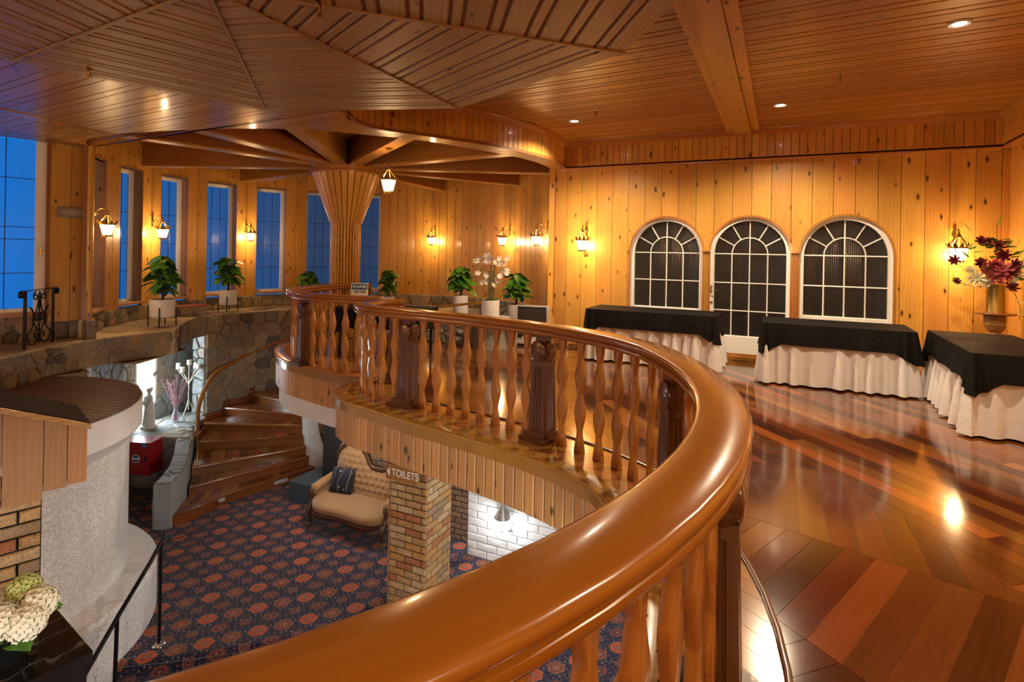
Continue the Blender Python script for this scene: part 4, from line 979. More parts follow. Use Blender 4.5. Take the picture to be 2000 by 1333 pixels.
# square pillar
u = WD; v = Vector((.435, .9004, 0)); pc = Vector((-1.10, 7.12, 0)); hw = .262
pil = M().box((pc.x, pc.y, (LOW-.17-.48)/2), (hw*2, hw*2, -.48-(LOW-.17)), rotm(rz=WANG)).obj('wall_pillar', DMORT); tag(pil, 'square buff brick pillar under the balcony with the toilets sign', 'pillar', kind='structure')
def corner(a, b): return pc+u*hw*a+v*hw*b
for (a, b, an) in ((-1, -1, WANG), (1, -1, WANG+pi/2), (1, 1, WANG+pi), (-1, 1, WANG-pi/2)):
    c = corner(a, b); brickwork(pil, (c.x, c.y), an, hw*2+.024, LOW-.17, -.50, BRICK, pats=[[.235, .235, .12], [.11, .235, .24]] if abs(an-WANG) < .1 or abs(an-WANG-pi) < .1 else [[.12, .235, .235], [.24, .235, .11]])
# brick wall behind the sofa, then white painted blocks
wp = Vector((-.60, 8.73, 0))
bw0 = wp-WD*3.0
bkw = M().box((wp.x-WD.x*1.5-WN.x*.1, wp.y-WD.y*1.5-WN.y*.1, (LOW-.17-.48)/2), (3.0, .2, -.48-LOW+.17), rotm(rz=WANG)).obj('wall_lobby', DMORT); tag(bkw, 'brown brick wall behind the tufted settee', 'wall', kind='structure')
brickwork(bkw, (bw0.x, bw0.y), WANG, 3.0, LOW-.17, -.52, BRICKD, keep=lambda s, z: s > .7)
bww = M().box((wp.x+WD.x*1.9-WN.x*.1, wp.y+WD.y*1.9-WN.y*.1, (LOW-.17-.48)/2), (3.8, .2, -.48-LOW+.17), rotm(rz=WANG)).obj('wall_white', WHITE); tag(bww, 'white painted rough block wall with the globe wall lamp', 'wall', kind='structure')
brickwork(bww, (wp.x, wp.y), WANG, 3.8, LOW-.17, -.52, WHITEB, unit=.34, ch_=.118, h=.108, d=.034, name='block', gap=.012, keep=lambda s, z: s < 2.8)
# buff brick pier with a boarded gable end, lower left
q0 = Vector((-3.10, 3.75, 0)); qd = Vector((.7071, .7071, 0)); qn = Vector((.7071, -.7071, 0)); qa = math.radians(45)
pr_ = M().box((q0.x-qd.x*.6-qn.x*.2, q0.y-qd.y*.6-qn.y*.2, -1.5), (1.2, .4, 3.1), rotm(rz=qa)).obj('wall_pier', DMORT); tag(pr_, 'buff brick pier with deep black joints under the boarded gable', 'pier', kind='structure')
st_ = q0-qd*1.2; brickwork(pr_, (st_.x, st_.y), qa, 1.2, -1.62, .10, BRICK, unit=.24)
ga = M().box((0, 0, 0), (.01, .01, .01)).obj('wall_gable', BEAM) if False else thing('wall_gable', 'small boarded gable end on top of the brick pier', 'gable', kind='structure')
bx = [-.62, -.40, -.205, .0, .125, .235]
for i, (a, b) in enumerate(zip(bx, bx[1:])):
    def rk(s): return .405-(s-.235)*.42
    lowz = [.22, .22, -.02, .03, .04][i] if i else .22
    P = [(a+.003, lowz), (b-.003, lowz), (b-.003, rk(b)), (a+.003, rk(a))]
    if i == 1: P = [(a+.003, .18), (b-.07, .18), (b-.07, -.02), (b-.003, -.02), (b-.003, rk(b)), (a+.003, rk(a))]
    Vv = [q0+qd*p[0]+qn*.045+Vector((0, 0, p[1])) for p in P]+[q0+qd*p[0]+qn*.018+Vector((0, 0, p[1])) for p in P]; n = len(P)
    M().add(Vv, [tuple(range(n)), tuple(range(n, 2*n))]+[(k, (k+1) % n, n+(k+1) % n, n+k) for k in range(n)]).obj('gable_board', GABL, ga, grain=(0, 0, 1))
M().add([q0+qd*p[0]+qn*o_+Vector((0, 0, p[1])) for o_ in (.016, -.02) for p in ((-.6, .24), (-.02, .24), (-.02, .06), (.225, .06), (.225, .40), (-.6, .74))], [tuple(range(6)), tuple(range(6, 12))]+[(k, (k+1) % 6, 6+(k+1) % 6, 6+k) for k in range(6)]).obj('backing', BEAM, ga)
Vv = []
for s_, o_ in ((-.7, .07), (.25, .07), (.25, -.55), (-.7, -.55)):
    for dz in (0, .035): Vv.append(q0+qd*s_+qn*o_+Vector((0, 0, .405-(s_-.235)*.42+dz)))
M().add(Vv, [(0, 2, 4, 6), (1, 3, 5, 7), (0, 1, 3, 2), (2, 3, 5, 4), (4, 5, 7, 6), (6, 7, 1, 0)]).obj('roof_board', TRIM, ga, grain=qd)
M().add([p+Vector((0, 0, .004)) for p in (Vv[1]-qn*.03, Vv[3]-qn*.03, Vv[5], Vv[7])], [(0, 1, 2, 3)]).obj('roof_felt', plain('dark_roof_felt', (.035, .028, .024), .9, nz=12, vary=.3), ga, grain=qd)
# ------------------------------------------------------------------ white drum with dark slatted top
DX, DY = -6.10, 6.20
dr = M().lathe([(1.60, LOW-.17), (1.60, -.53), (1.72, -.53), (1.72, -.22), (1.5, -.22)], 72, (DX, DY, 0)).obj('wall_drum', PLAS, smooth=35); tag(dr, 'white stippled plaster drum with a dark slatted round top', 'drum wall', kind='structure')
M().lathe([(1.60, -.70), (1.735, -.54), (1.735, -.225), (1.70, -.225), (1.59, -.70)], 72, (DX, DY, 0)).obj('drum_band', WHITE, dr, smooth=35)
dz = -.20; ag = math.radians(-12); dpoly = circ(DX, DY, 1.725, 0, 355, 71)
for Q in strips(dpoly, ag, .092, .0):
    q = inset(Q, .005)
    if len(q) > 2: M().prism(q, dz-.03, dz).obj('slat', DECK, dr, grain=(math.cos(ag), math.sin(ag), 0))
ring = lambda r, z: (r, z)
M().lathe([(1.60, LOW-.3), (1.92, LOW-.3), (1.92, -2.29), (1.89, -2.25), (1.60, -2.25)], 72, (DX, DY, 0)).obj('drum_ledge', PLAS, dr, smooth=35)

# ------------------------------------------------------------------ stone: ledge, bridge, stair wall, skirt
SCX, SCY = -3.6, 11.45
LF = [(-6.40, 6.9), (-6.46, 7.7), (-6.53, 8.06), (-6.45, 8.43), (-6.3, 9.0), (-5.82, 9.76), (-6.05, 10.3), (-6.28, 10.9), (-6.43, 11.4), (-6.40, 11.85), (-6.12, 12.3), (-5.72, 12.78), (-5.27, 13.22), (-4.6, 13.68), (-3.6, 13.95), (-2.6, 13.85), (-1.8, 13.3)]
LEDGE = LF+circ(CX, CY, 4.03, 52, 213, 40)+[(-7.5, 7.9), (-7.6, 6.9)]
ZL = .20
lg = M().prism(LEDGE, -.22, ZL-.006).obj('wall_ledge', MORT); tag(lg, 'stone ledge and bridge running under the round room windows', 'stone ledge', kind='structure')
x0, y0 = -7.6, 6.9
stones(lg, lambda a, b, h: Vector((x0+a, y0+b, ZL-.008+h)), 5.8, 7.4, 300, 5, STONE, .007, .012, keep=lambda a, b: inside((x0+a, y0+b), LEDGE) and all(inside((x0+a+dx_, y0+b+dy_), LEDGE) for dx_ in (-.13, .13) for dy_ in (-.13, .13)))
def along(P):
    P = [Vector((p[0], p[1], 0)) for p in P]; L_ = [0]
    for a, b in zip(P, P[1:]): L_.append(L_[-1]+(b-a).length)
    def f(s):
        for i in range(len(P)-1):
            if s <= L_[i+1] or i == len(P)-2:
                d = (P[i+1]-P[i]).normalized(); return P[i]+d*(s-L_[i]), Vector((d.y, -d.x, 0))
    return f, L_[-1]
f_, L_ = along(LF[:10])
stones(lg, lambda a, b, h: f_(a)[0]+f_(a)[1]*(h-.002)+Vector((0, 0, -.22+b)), L_, .42, 46, 8, STONE, .008, .022)
stones(lg, lambda a, b, h: Vector((-7.3+a, 7.0+b, -.22-h)), 1.4, 3.9, 40, 9, STONE, .008, .02, keep=lambda a, b: inside((-7.3+a, 7.0+b), LEDGE))
sw_ = LF[9:]
sw = M().sweep([(0, LOW), (0, ZL-.01), (-.30, ZL-.01), (-.30, LOW)], V3(sw_)).obj('wall_stair', MORT); tag(sw, 'tall crazy paved stone wall curving beside the stairs', 'stone wall', kind='structure')
f_s, Ls = along(sw_)
stones(sw, lambda a, b, h: f_s(a)[0]+f_s(a)[1]*(h-.002)+Vector((0, 0, LOW+b)), 3.6, 3.04, 120, 12, STONE, .008, .03, keep=lambda a, b: b > .6)
stones(sw, lambda a, b, h: Vector((sw_[0][0], sw_[0][1], 0))+Vector((-.9*b*0-h*.6-.0, -h, 0))+Vector((-.30*a/.3*.9, .1*a, LOW+b)), .3, 2.7, 16, 13, SLATE, .008, .03)
sk = M().lathe([(3.985, -.1), (3.985, .48), (4.03, .48)], 64, (CX, CY, 0)).obj('wall_skirt', MORT) if False else thing('wall_skirt', 'low schist stone skirt under the pine boards of the round room', 'stone skirt', kind='structure')
M().loft([[cp(RR-.012, d_, -.1), cp(RR-.012, d_, .48), cp(RR+.10, d_, .48), cp(RR+.10, d_, -.1)] for d_ in [-8.5+(222)*k/60 for k in range(61)]]).obj('mortar_bed', MORT, sk)
stones(sk, lambda a, b, h: cp(RR-.012-h, 213.5-math.degrees(a/4.02), ZL-.01+b), 8.2, .285, 70, 21, STONE, .008, .035)
stones(sk, lambda a, b, h: cp(RR-.012-h, 97-math.degrees(a/4.02), -.02+b), 7.2, .50, 70, 22, STONE, .008, .035)
M().box(lp(1.25, .2, -.06), (2.3, .1, .54), rotm(rz=la)).obj('mortar_bed', MORT, sk)
M().cbox((0, 0, 0), (.24, .12, .30), .03).obj('stone', STONE, sk, loc=(cp(RR-.02, 213.6).x+.02, cp(RR-.02, 213.6).y-.02, .33), rot=(0, 0, math.radians(150)))
stones(sk, lambda a, b, h: lp(a-.10, ZL-.01+b, h-.0), 1.7, .28, 14, 23, STONE, .008, .035)
# outer stone wall of the lower level, with a lit window
lo = thing('wall_niche', 'bluish stone wall of the lower niche behind the statue', 'stone wall', kind='structure')
A0, A1 = 140, 211; rn_ = RR+.02
def nw(a0, a1, z0, z1): M().loft([[cp(rn_, d_, z0), cp(rn_, d_, z1), cp(rn_+.2, d_, z1), cp(rn_+.2, d_, z0)] for d_ in [a0+(a1-a0)*k/16 for k in range(17)]]).obj('mortar_bed', MORT, lo)
WA0, WA1 = 172.3, 180.3
nw(A0, WA0, LOW, -.1); nw(WA1, A1, LOW, -.1); nw(WA0, WA1, LOW, -1.88); nw(WA0, WA1, -.26, -.1)
stones(lo, lambda a, b, h: cp(rn_-h, A1-math.degrees(a/4.05), -2.0+b), 5.0, 1.85, 84, 31, SLATE, .010, .03, keep=lambda a, b: not (WA0-1.6 < A1-math.degrees(a/4.05) < WA1+1.6))
lwn = thing('window_11', 'narrow overexposed white window behind the statue', 'window', kind='structure')
m = M()
for d_ in (WA0, WA1): m.loft([[cp(rn_-.02, d_-.35, z), cp(rn_+.2, d_-.35, z), cp(rn_+.2, d_+.35, z), cp(rn_-.02, d_+.35, z)] for z in (-1.9, -.26)])
m.obj('frame', WHITE, lwn)
M().loft([[cp(rn_+.14, WA0, z), cp(rn_+.15, WA0, z), cp(rn_+.15, WA1, z), cp(rn_+.14, WA1, z)] for z in (-1.88, -.26)]).obj('pane', LITWIN, lwn)
# lower niche ledge and the low wall beside the first steps
NL = [(-5.98, 10.52), (-6.22, 10.95), (-6.42, 11.5), (-6.42, 11.9)]+circ(CX, CY, 4.03, 164, 206, 12)+[(-7.2, 10.45)]
nl = M().prism(NL, LOW, -1.91).obj('wall_plinth', MORT); tag(nl, 'stone plinth carrying the statue and candle stand', 'stone plinth', kind='structure')
stones(nl, lambda a, b, h: Vector((-7.6+a, 9.3+b, -1.912+h)), 2.0, 3.4, 46, 41, SLATE, .008, .012, keep=lambda a, b: inside((-7.6+a, 9.3+b), NL))
fn, Ln = along([(-7.2, 10.45), (-5.98, 10.52)])
stones(nl, lambda a, b, h: fn(a)[0]+fn(a)[1]*(h-.002)+Vector((0, 0, LOW+b)), Ln, .93, 16, 42, SLATE, .008, .02)
LWP = [(-5.36, 8.98), (-5.44, 9.35), (-5.54, 9.72), (-5.70, 10.1), (-5.90, 10.5), (-6.12, 10.95)]
lwz = [-2.14, -2.14, -2.10, -2.04, -1.96, -1.9]
lows = M(); P3 = V3(LWP); rings = []
for i, p in enumerate(P3):
    a = P3[max(i-1, 0)]; b = P3[min(i+1, len(P3)-1)]; t_d = (b-a).normalized(); sd = Vector((-t_d.y, t_d.x, 0))
    rings.append([p+Vector((0, 0, LOW)), p+Vector((0, 0, lwz[i])), p+sd*.26+Vector((0, 0, lwz[i])), p+sd*.26+Vector((0, 0, LOW))])
lwl = lows.loft(rings).obj('wall_low', CONC); tag(lwl, 'low stone wall with a concrete end beside the first stair treads', 'stone wall', kind='structure')
fl2, Ll2 = along(LWP)
stones(lwl, lambda a, b, h: fl2(a)[0]-fl2(a)[1]*(b)+Vector((0, 0, lwz[min(int(a/Ll2*5.01), 5)]+(lwz[min(int(a/Ll2*5.01)+1, 5)]-lwz[min(int(a/Ll2*5.01), 5)])*(a/Ll2*5.01 % 1)-.004+h)), Ll2, .26, 16, 51, SLATE, .006, .03)
stones(lwl, lambda a, b, h: fl2(a)[0]-fl2(a)[1]*(.26+h-.002)+Vector((0, 0, LOW+b)), Ll2, .70, 22, 52, SLATE, .008, .03)
# low stone parapet at the head of the stairs
PP = [(-2.1, 10.44), (-1.50, 10.30), (-.90, 10.02), (-.62, 10.10), (-.30, 10.48)]
pp = M().sweep([(0, 0), (0, .44), (-.22, .44), (-.22, 0)], V3(PP)).obj('wall_parapet', MORT); tag(pp, 'low grey stone parapet between the stairhead and the television', 'stone wall', kind='structure')
fp, Lp = along(PP)
stones(pp, lambda a, b, h: fp(a)[0]+fp(a)[1]*(h-.002)+Vector((0, 0, b)), Lp, .44, 22, 61, SLATE, .008, .03)
for i, (a, b) in enumerate(zip(PP, PP[1:])):
    a, b = Vector(a+(0,)), Vector(b+(0,)); d_ = (b-a).normalized(); n_ = Vector((-d_.y, d_.x, 0)); c = (a+b)/2+n_*.11
    M().box((c.x, c.y, .452), ((b-a).length+.04, .26, .03), rotm(rz=math.atan2(d_.y, d_.x))).obj('coping_stone', SLATE, pp)

# ------------------------------------------------------------------ winding stairs
NOSE = [((-5.455, 9.32), (-3.878, 11.213)), ((-5.52, 9.75), (-4.006, 11.278)), ((-5.72, 10.18), (-4.077, 11.32)), ((-6.05, 10.95), (-4.173, 11.435)), ((-6.25, 11.58), (-4.236, 11.54)), ((-6.12, 12.12), (-4.26, 11.66)), ((-5.82, 12.62), (-4.25, 11.80))]
for k in range(8, 17):
    a = math.radians(150-13.5*(k-7)); NOSE.append(((SCX+2.5*math.cos(a), SCY+2.5*math.sin(a)), (SCX+.72*math.cos(a), SCY+.72*math.sin(a))))
sr = thing('winding_stair', 'winding varnished timber stair rising beside the stone wall', 'stair', (-4.6, 10.9, LOW)); so_ = Vector((-4.6, 10.9, LOW)); RS = .178
def lerp2(a, b, f): return Vector((a[0]+(b[0]-a[0])*f, a[1]+(b[1]-a[1])*f, 0))
for i in range(len(NOSE)-1):
    z = LOW+RS*(i+1); (o1, i1), (o2, i2) = NOSE[i], NOSE[i+1]; n_ = 15
    for k in range(n_):
        f0, f1 = k/n_+.0012, (k+1)/n_-.0012
        P = [lerp2(o1, i1, f0), lerp2(o1, i1, f1), lerp2(o2, i2, f1), lerp2(o2, i2, f0)]
        P[2] = P[2]+(P[2]-P[1])*.10; P[3] = P[3]+(P[3]-P[0])*.10
        P = [(p.x-so_.x, p.y-so_.y) for p in P]
        if i < 9: M().prism(P, z-.03-LOW, z-LOW).obj('tread_board', STEP, sr, grain=(P[3][0]-P[0][0], P[3][1]-P[0][1], 0))
    a, b = Vector(o1+(0,))-so_, Vector(i1+(0,))-so_; d_ = (b-a).normalized(); n2 = Vector((d_.y, -d_.x, 0))
    c = (a+b)/2; zz = z-LOW
    M().loft([[Vector((p.x, p.y, 0))+n2*q[0]+Vector((0, 0, zz+q[1])) for q in ((.0, -.052), (.0, .0), (.035, .001), (.05, -.012), (.05, -.04), (.035, -.052))] for p in (a, b)]).obj('nosing', RISE, sr, grain=d_, smooth=50)
    M().loft([[Vector((p.x, p.y, 0))+n2*q[0]+Vector((0, 0, zz+q[1])) for q in ((0, -RS-.02), (0, -.05), (.022, -.05), (.022, -RS-.02))] for p in (a, b)]).obj('riser', RISE, sr, grain=d_)
    sp_ = Vector(o2+(0,))-so_; q1 = a; d3 = (sp_-q1).normalized(); o3 = Vector((-d3.y, d3.x, 0))
    if i > 2: M().loft([[Vector((p.x, p.y, 0))+o3*q[0]+Vector((0, 0, zz+q[1])) for q in ((-.01, -RS), (-.01, .11), (.02, .11), (.02, -RS))] for p in (q1, sp_)]).obj('skirting', RISE, sr, grain=d3)
Pq = [Vector((p[0], p[1], 0))-so_ for p in ((-5.455, 9.32), (-5.02, 9.84), (-5.0, 9.65), (-5.15, 9.30), (-5.35, 9.05), (-5.50, 9.0), (-5.60, 9.15))]
M().prism([(p.x, p.y) for p in Pq], 0, RS-.002).obj('bullnose', RISE, sr, grain=(1, 1, 0))
for f0 in (.25, .72):
    a, b = Vector(NOSE[0][0]+(0,))-so_, Vector(NOSE[0][1]+(0,))-so_; d_ = (b-a).normalized(); c = a+(b-a)*f0+Vector((d_.y, -d_.x, 0))*.028
    M().box((c.x, c.y, .085), (.26, .014, .06), rotm(rz=math.atan2(d_.y, d_.x))).obj('riser_vent', SILVER, sr)
# white plaster inner string of the stair
ip = [NOSE[k][1] for k in (0, 1, 2, 3, 4, 5, 6)]; rings = []
tz = [-2.35, -2.0, -1.62, -1.25, -.95, -.82, -.80]
for k, p in enumerate(ip):
    q = Vector((p[0]+.0, p[1], 0)); c = Vector((SCX+.15, SCY-.25, 0)); d_ = (c-q).normalized()
    rings.append([q+Vector((0, 0, LOW)), q+Vector((0, 0, tz[k])), q+d_*.22+Vector((0, 0, tz[k])), q+d_*.22+Vector((0, 0, LOW))])
ins = M().loft(rings).obj('wall_string', PLAS, smooth=35); tag(ins, 'white plastered curved inner string of the winding stair', 'stair string', kind='structure')
# stone wall and slate block behind the settee end
bk = thing('wall_understair', 'stone wall under the far balcony lobe beside the stair', 'stone wall', kind='structure')
bp = [(-3.75, 11.9), (-3.1, 10.9), (-2.35, 10.4)]
M().sweep([(0, LOW), (0, -.5), (-.2, -.5), (-.2, LOW)], V3(bp)).obj('mortar_bed', MORT, bk); fb, Lb = along(bp)
stones(bk, lambda a, b, h: fb(a)[0]+fb(a)[1]*(h-.002)+Vector((0, 0, LOW+b)), Lb, 2.3, 30, 71, SLATE, .009, .04)
sb = M().box((-3.38, 10.35, LOW+.17), (.75, .95, .34), rotm(rz=math.radians(-25))).obj('wall_block', plain('slate_grey_paint', (.055, .085, .10), .5)); tag(sb, 'blue grey painted base block beside the last stair', 'base block', kind='structure')
# stair handrail on the stone wall
hp = [(p.x, p.y, p.z) for p in spline([Vector(q) for q in ((-5.62, 10.15, -1.70), (-5.78, 10.45, -1.60), (-5.98, 10.85, -1.42), (-6.10, 11.3, -1.18), (-6.15, 11.75, -1.0), (-6.05, 12.2, -.88), (-5.86, 12.6, -.74), (-5.5, 13.0, -.58), (-5.0, 13.35, -.42), (-4.4, 13.6, -.25))], 5)]
h_ = thing('stair_handrail', 'curved brown wall handrail climbing beside the winding stair', 'handrail', (-5.62, 10.15, -1.70)); ho = Vector((-5.62, 10.15, -1.70))
M().sweep([(-.035, -.03), (-.04, .0), (-.03, .028), (0, .036), (.03, .028), (.04, 0), (.035, -.03), (0, -.036)], [Vector(p)-ho for p in hp]).obj('rail', RAIL, h_, smooth=50)
for (a, b, c) in (((-5.64, 10.2, -1.72), (-5.66, 10.02, -1.86), (-5.62, 9.9, -2.10)), ((-5.98, 10.85, -1.45), (-6.02, 10.9, -1.60), (-6.02, 10.9, -1.92)), ((-5.80, 10.5, -1.62), (-5.80, 10.5, -1.8), (-5.80, 10.5, -2.35))):
    M().tube([Vector(q)-ho for q in (a, b, c)], .011, 6).obj('bracket', GOLDV, h_, smooth=60)
# ------------------------------------------------------------------ lanterns
def lantern_parts(t, z0=0, x=0, s=1):
    """six-sided lantern hung with its top finial at (x, 0, z0)"""
    def P(r, a, z): return Vector((x+r*s*math.cos(a), r*s*math.sin(a), z0+z*s))
    hexa = [pi/6+k*pi/3 for k in range(6)]
    for k in range(6):
        a, b = hexa[k], hexa[(k+1) % 6] if k < 5 else hexa[0]+2*pi
        M().add([P(.070, a, -.36), P(.070, b, -.36), P(.118, b, -.19), P(.118, a, -.19)], [(0, 1, 2, 3)]).obj('glass_panel', LGLASS, t)
    m = M()
    for a in hexa: m.tube([P(.072, a, -.37), P(.121, a, -.18)], .006*s, 5)
    for r, z in ((.124, -.185), (.076, -.365)): m.tube([P(r, a, z) for a in hexa], .007*s, 5, True)
    m.obj('cage', BRASS, t, smooth=60)
    m = M()
    for a in hexa: m.tube([P(.121, a, -.18), P(.125, a, -.14), P(.085, a, -.10), P(.045, a, -.05), P(.03, a, -.015), P(.012, a, 0)], [.006*s, .009*s, .008*s, .006*s, .005*s, .005*s], 5)
    m.obj('crown_rib', BRASS, t, smooth=60)
    m = M()
    for k in range(12):
        a = k*pi/6
        m.add([P(.115, a-.22, -.185), P(.115, a+.22, -.185), P(.150, a+.12, -.145), P(.165, a, -.10), P(.150, a-.12, -.145)], [(0, 1, 2, 3, 4)])
        m.add([P(.072, a-.25, -.365), P(.072, a+.25, -.365), P(.080, a, -.405)], [(0, 1, 2)])
    m.obj('leaf_trim', BRASS, t)
    M().lathe([(.004, .06), (.016, .045), (.010, .03), (.022, .01), (.012, -.01), (.03, -.03), (.006, -.045)], 10, (x, 0, z0)).obj('finial', BRASS, t, smooth=60)
    m = M()
    for k in range(3): m.sph((x+.026*s*math.cos(k*2.1), .026*s*math.sin(k*2.1), z0-.27*s), .02*s, 8, 6, (1, 1, 1.8))
    m.obj('bulb', LGLASS, t, smooth=60)
def sconce(p, yaw, label, watt=26, plate=False):
    """p on the wall surface; yaw: direction the bracket points into the room"""
    t = thing('wall_lantern', label, 'wall lamp', p, yaw, 'brass wall lanterns')
    m = M(); m.loft([[Vector((.0, y*w_, z)) for y in (-1, 1)]+[Vector((.014, y*w_*.7, z)) for y in (1, -1)] for w_, z in ((.004, .17), (.022, .13), (.014, .09), (.03, .04), (.034, 0), (.02, -.05), (.028, -.08), (.004, -.13))])
    m.obj('backplate', BRASS, t, smooth=60)
    if plate: M().box((.008, 0, -.40), (.012, .075, .095)).box((.01, 0, -.345), (.012, .05, .03)).obj('lower_plate', BRASS, t)
    M().tube(spline([Vector(q) for q in ((.01, 0, -.02), (.05, 0, -.04), (.08, 0, .0), (.10, 0, .055), (.15, 0, .085), (.20, 0, .07), (.225, 0, .02))], 4), .009, 7).obj('arm', BRASS, t, smooth=60)
    m = M()
    for k in (-1, 1): m.tube(spline([Vector(q) for q in ((.06, .0, -.02), (.07, .03*k, .01), (.09, .05*k, .0), (.08, .04*k, -.03))], 3), .006, 5)
    m.obj('leaf_scroll', BRASS, t, smooth=60)
    lantern_parts(t, 0, .225, .95)
    q = Vector(p)+Vector((math.cos(yaw)*.225, math.sin(yaw)*.225, -.27)); point('lantern_lamp', q, watt, WARM, .05)
    return t
for d_, lb, w_ in ((210.3, 'brass wall lantern at the left end of the round wall', 34), (175.0, 'brass wall lantern above the nearer potted plant', 34), (141.2, 'brass wall lantern between the fourth and fifth tall windows', 34), (72.4, 'brass wall lantern on plain boards right of the pendant', 36), (37.5, 'brass wall lantern high above the white orchid', 36), (9.0, 'brass wall lantern at the corner by the television', 22)):
    sconce(cp(RR-.004, d_, 2.16), math.radians(d_+180), lb, w_)
wy = math.atan2(WN.y, WN.x)
sconce(wall_pt(.66, 2.06, .004), wy, 'brass wall lantern left of the arched windows', 36, True)
sconce(wall_pt(5.99, 2.00, .004), wy, 'brass wall lantern beside the bouquet of flowers', 36)
pt_ = Vector((-1.90, 8.58, bz-.02)); t = thing('pendant_lantern', 'brass lantern hanging on a chain from the radial beam', 'pendant lamp', pt_)
M().lathe([(.001, 0), (.055, 0), (.05, -.018), (.018, -.03), (.006, -.045)], 14).obj('canopy', BRASS, t, smooth=50)
m = M()
for k in range(9):
    zc = -.055-k*.026; m.tube([Vector((.009*math.cos(a)*(k % 2), .009*math.cos(a)*(1-k % 2), zc+.017*math.sin(a))) for a in [2*pi*i/8 for i in range(8)]], .0028, 4, True)
m.obj('chain', BRASS, t); lantern_parts(t, -.30, 0, .98); point('pendant_lamp', pt_+Vector((0, 0, -.57)), 44, WARM, .05)
# ------------------------------------------------------------------ ceiling fittings
for (x, y), lb in zip(DOWN, ('recessed downlight at the far right of the ceiling', 'recessed downlight above the middle table', 'recessed downlight near the curved bulkhead')):
    t = thing('downlight', lb, 'downlight', (x, y, ZC), 0, 'recessed downlights')
    M().lathe([(.058, -.001), (.085, -.001), (.085, -.010), (.075, -.016), (.058, -.010)], 20).obj('trim_ring', WHITE, t, smooth=50)
    M().lathe([(.001, -.004), (.057, -.004), (.05, -.010), (.001, -.012)], 18).obj('lens', DLENS, t, smooth=50)
for (x, y, z), lb in (((-3.57, 4.72, ZO), 'brass sprinkler head on the web ceiling towards the left'), ((-1.18, 3.38, ZO), 'brass sprinkler head near the hub of the web ceiling'), ((1.15, 7.9, ZC), 'small sprinkler head beside the downlight by the bulkhead'), ((3.55, 6.15, ZC), 'small sprinkler head between the two larger downlights')):
    t = thing('sprinkler_head', lb, 'sprinkler', (x, y, z), 0, 'ceiling sprinklers')
    M().lathe([(.001, 0), (.036, 0), (.03, -.008), (.012, -.012), (.012, -.035), (.007, -.05), (.007, -.06)], 12).obj('body', BRASS, t, smooth=50)
    m = M().tube([Vector((-.012, 0, -.035)), Vector((-.016, 0, -.05)), Vector((0, 0, -.068)), Vector((.016, 0, -.05)), Vector((.012, 0, -.035))], .003, 5).lathe([(.001, -.068), (.02, -.068), (.02, -.071), (.001, -.072)], 12); m.obj('deflector', BRASS, t)
el = thing('emergency_light', 'grey ribbed emergency light on the boards by the corner window', 'emergency light', lp(.25, 2.15, .0), la+pi)
M().box((0, -.02, 0), (.32, .04, .16)).obj('base_plate', GREY, el)
m = M(); m.loft([[Vector((xx, -.04-.055*math.cos(a)*1.0, .076*math.sin(a))) for a in [-pi/2+pi*k/8 for k in range(9)]] for xx in (-.15, -.14, .14, .15)]); m.obj('diffuser', plain('ribbed_diffuser', (.35, .33, .27), .3), el, smooth=50)
for k in (-1, 1): M().box((.145*k, -.06, 0), (.02, .08, .12)).obj('end_cap', GREY, el)

# ------------------------------------------------------------------ wrought iron rail panel
ip0, ip1 = Vector((-6.66, 7.72, ZL)), Vector((-6.80, 8.36, ZL)); Li = (ip1-ip0).length
ir = thing('iron_rail', 'black wrought iron scroll rail on the stone ledge', 'iron rail', ip0, math.atan2(ip1.y-ip0.y, ip1.x-ip0.x))
hI = .80
for xx in (0, Li): M().box((xx, 0, hI/2), (.03, .03, hI)).box((xx, 0, .15), (.04, .04, .02)).obj('post', BLACKM, ir)
M().tube([Vector((Li/2, 0, 0.05)), Vector((Li/2, 0, hI-.02))], [.010, .014], 6).obj('centre_bar', BLACKM, ir)
def scroll(c, r0, r1, a0, turns, n=18): return [Vector((c[0]+(r0+(r1-r0)*k/n)*math.cos(a0+turns*2*pi*k/n), 0, c[1]+(r0+(r1-r0)*k/n)*math.sin(a0+turns*2*pi*k/n))) for k in range(n+1)]
m = M(); top = scroll((-.07, hI-.045), .02, .052, pi*.9, -1.2)+[Vector((-.03, 0, hI+.008)), Vector((0, 0, hI+.006)), Vector((Li, 0, hI+.006)), Vector((Li+.03, 0, hI+.008))]+scroll((Li+.07, hI-.045), .052, .02, pi/2, -1.2)
rings = []
for k, p in enumerate(top):
    a = top[max(k-1, 0)]; b = top[min(k+1, len(top)-1)]; d_ = (b-a).normalized(); n_ = Vector((-d_.z, 0, d_.x))
    rings.append([p+n_*.005+Vector((0, -.022, 0)), p+n_*.005+Vector((0, .022, 0)), p-n_*.005+Vector((0, .022, 0)), p-n_*.005+Vector((0, -.022, 0))])
m.loft(rings).obj('top_bar', BLACKM, ir, smooth=50)
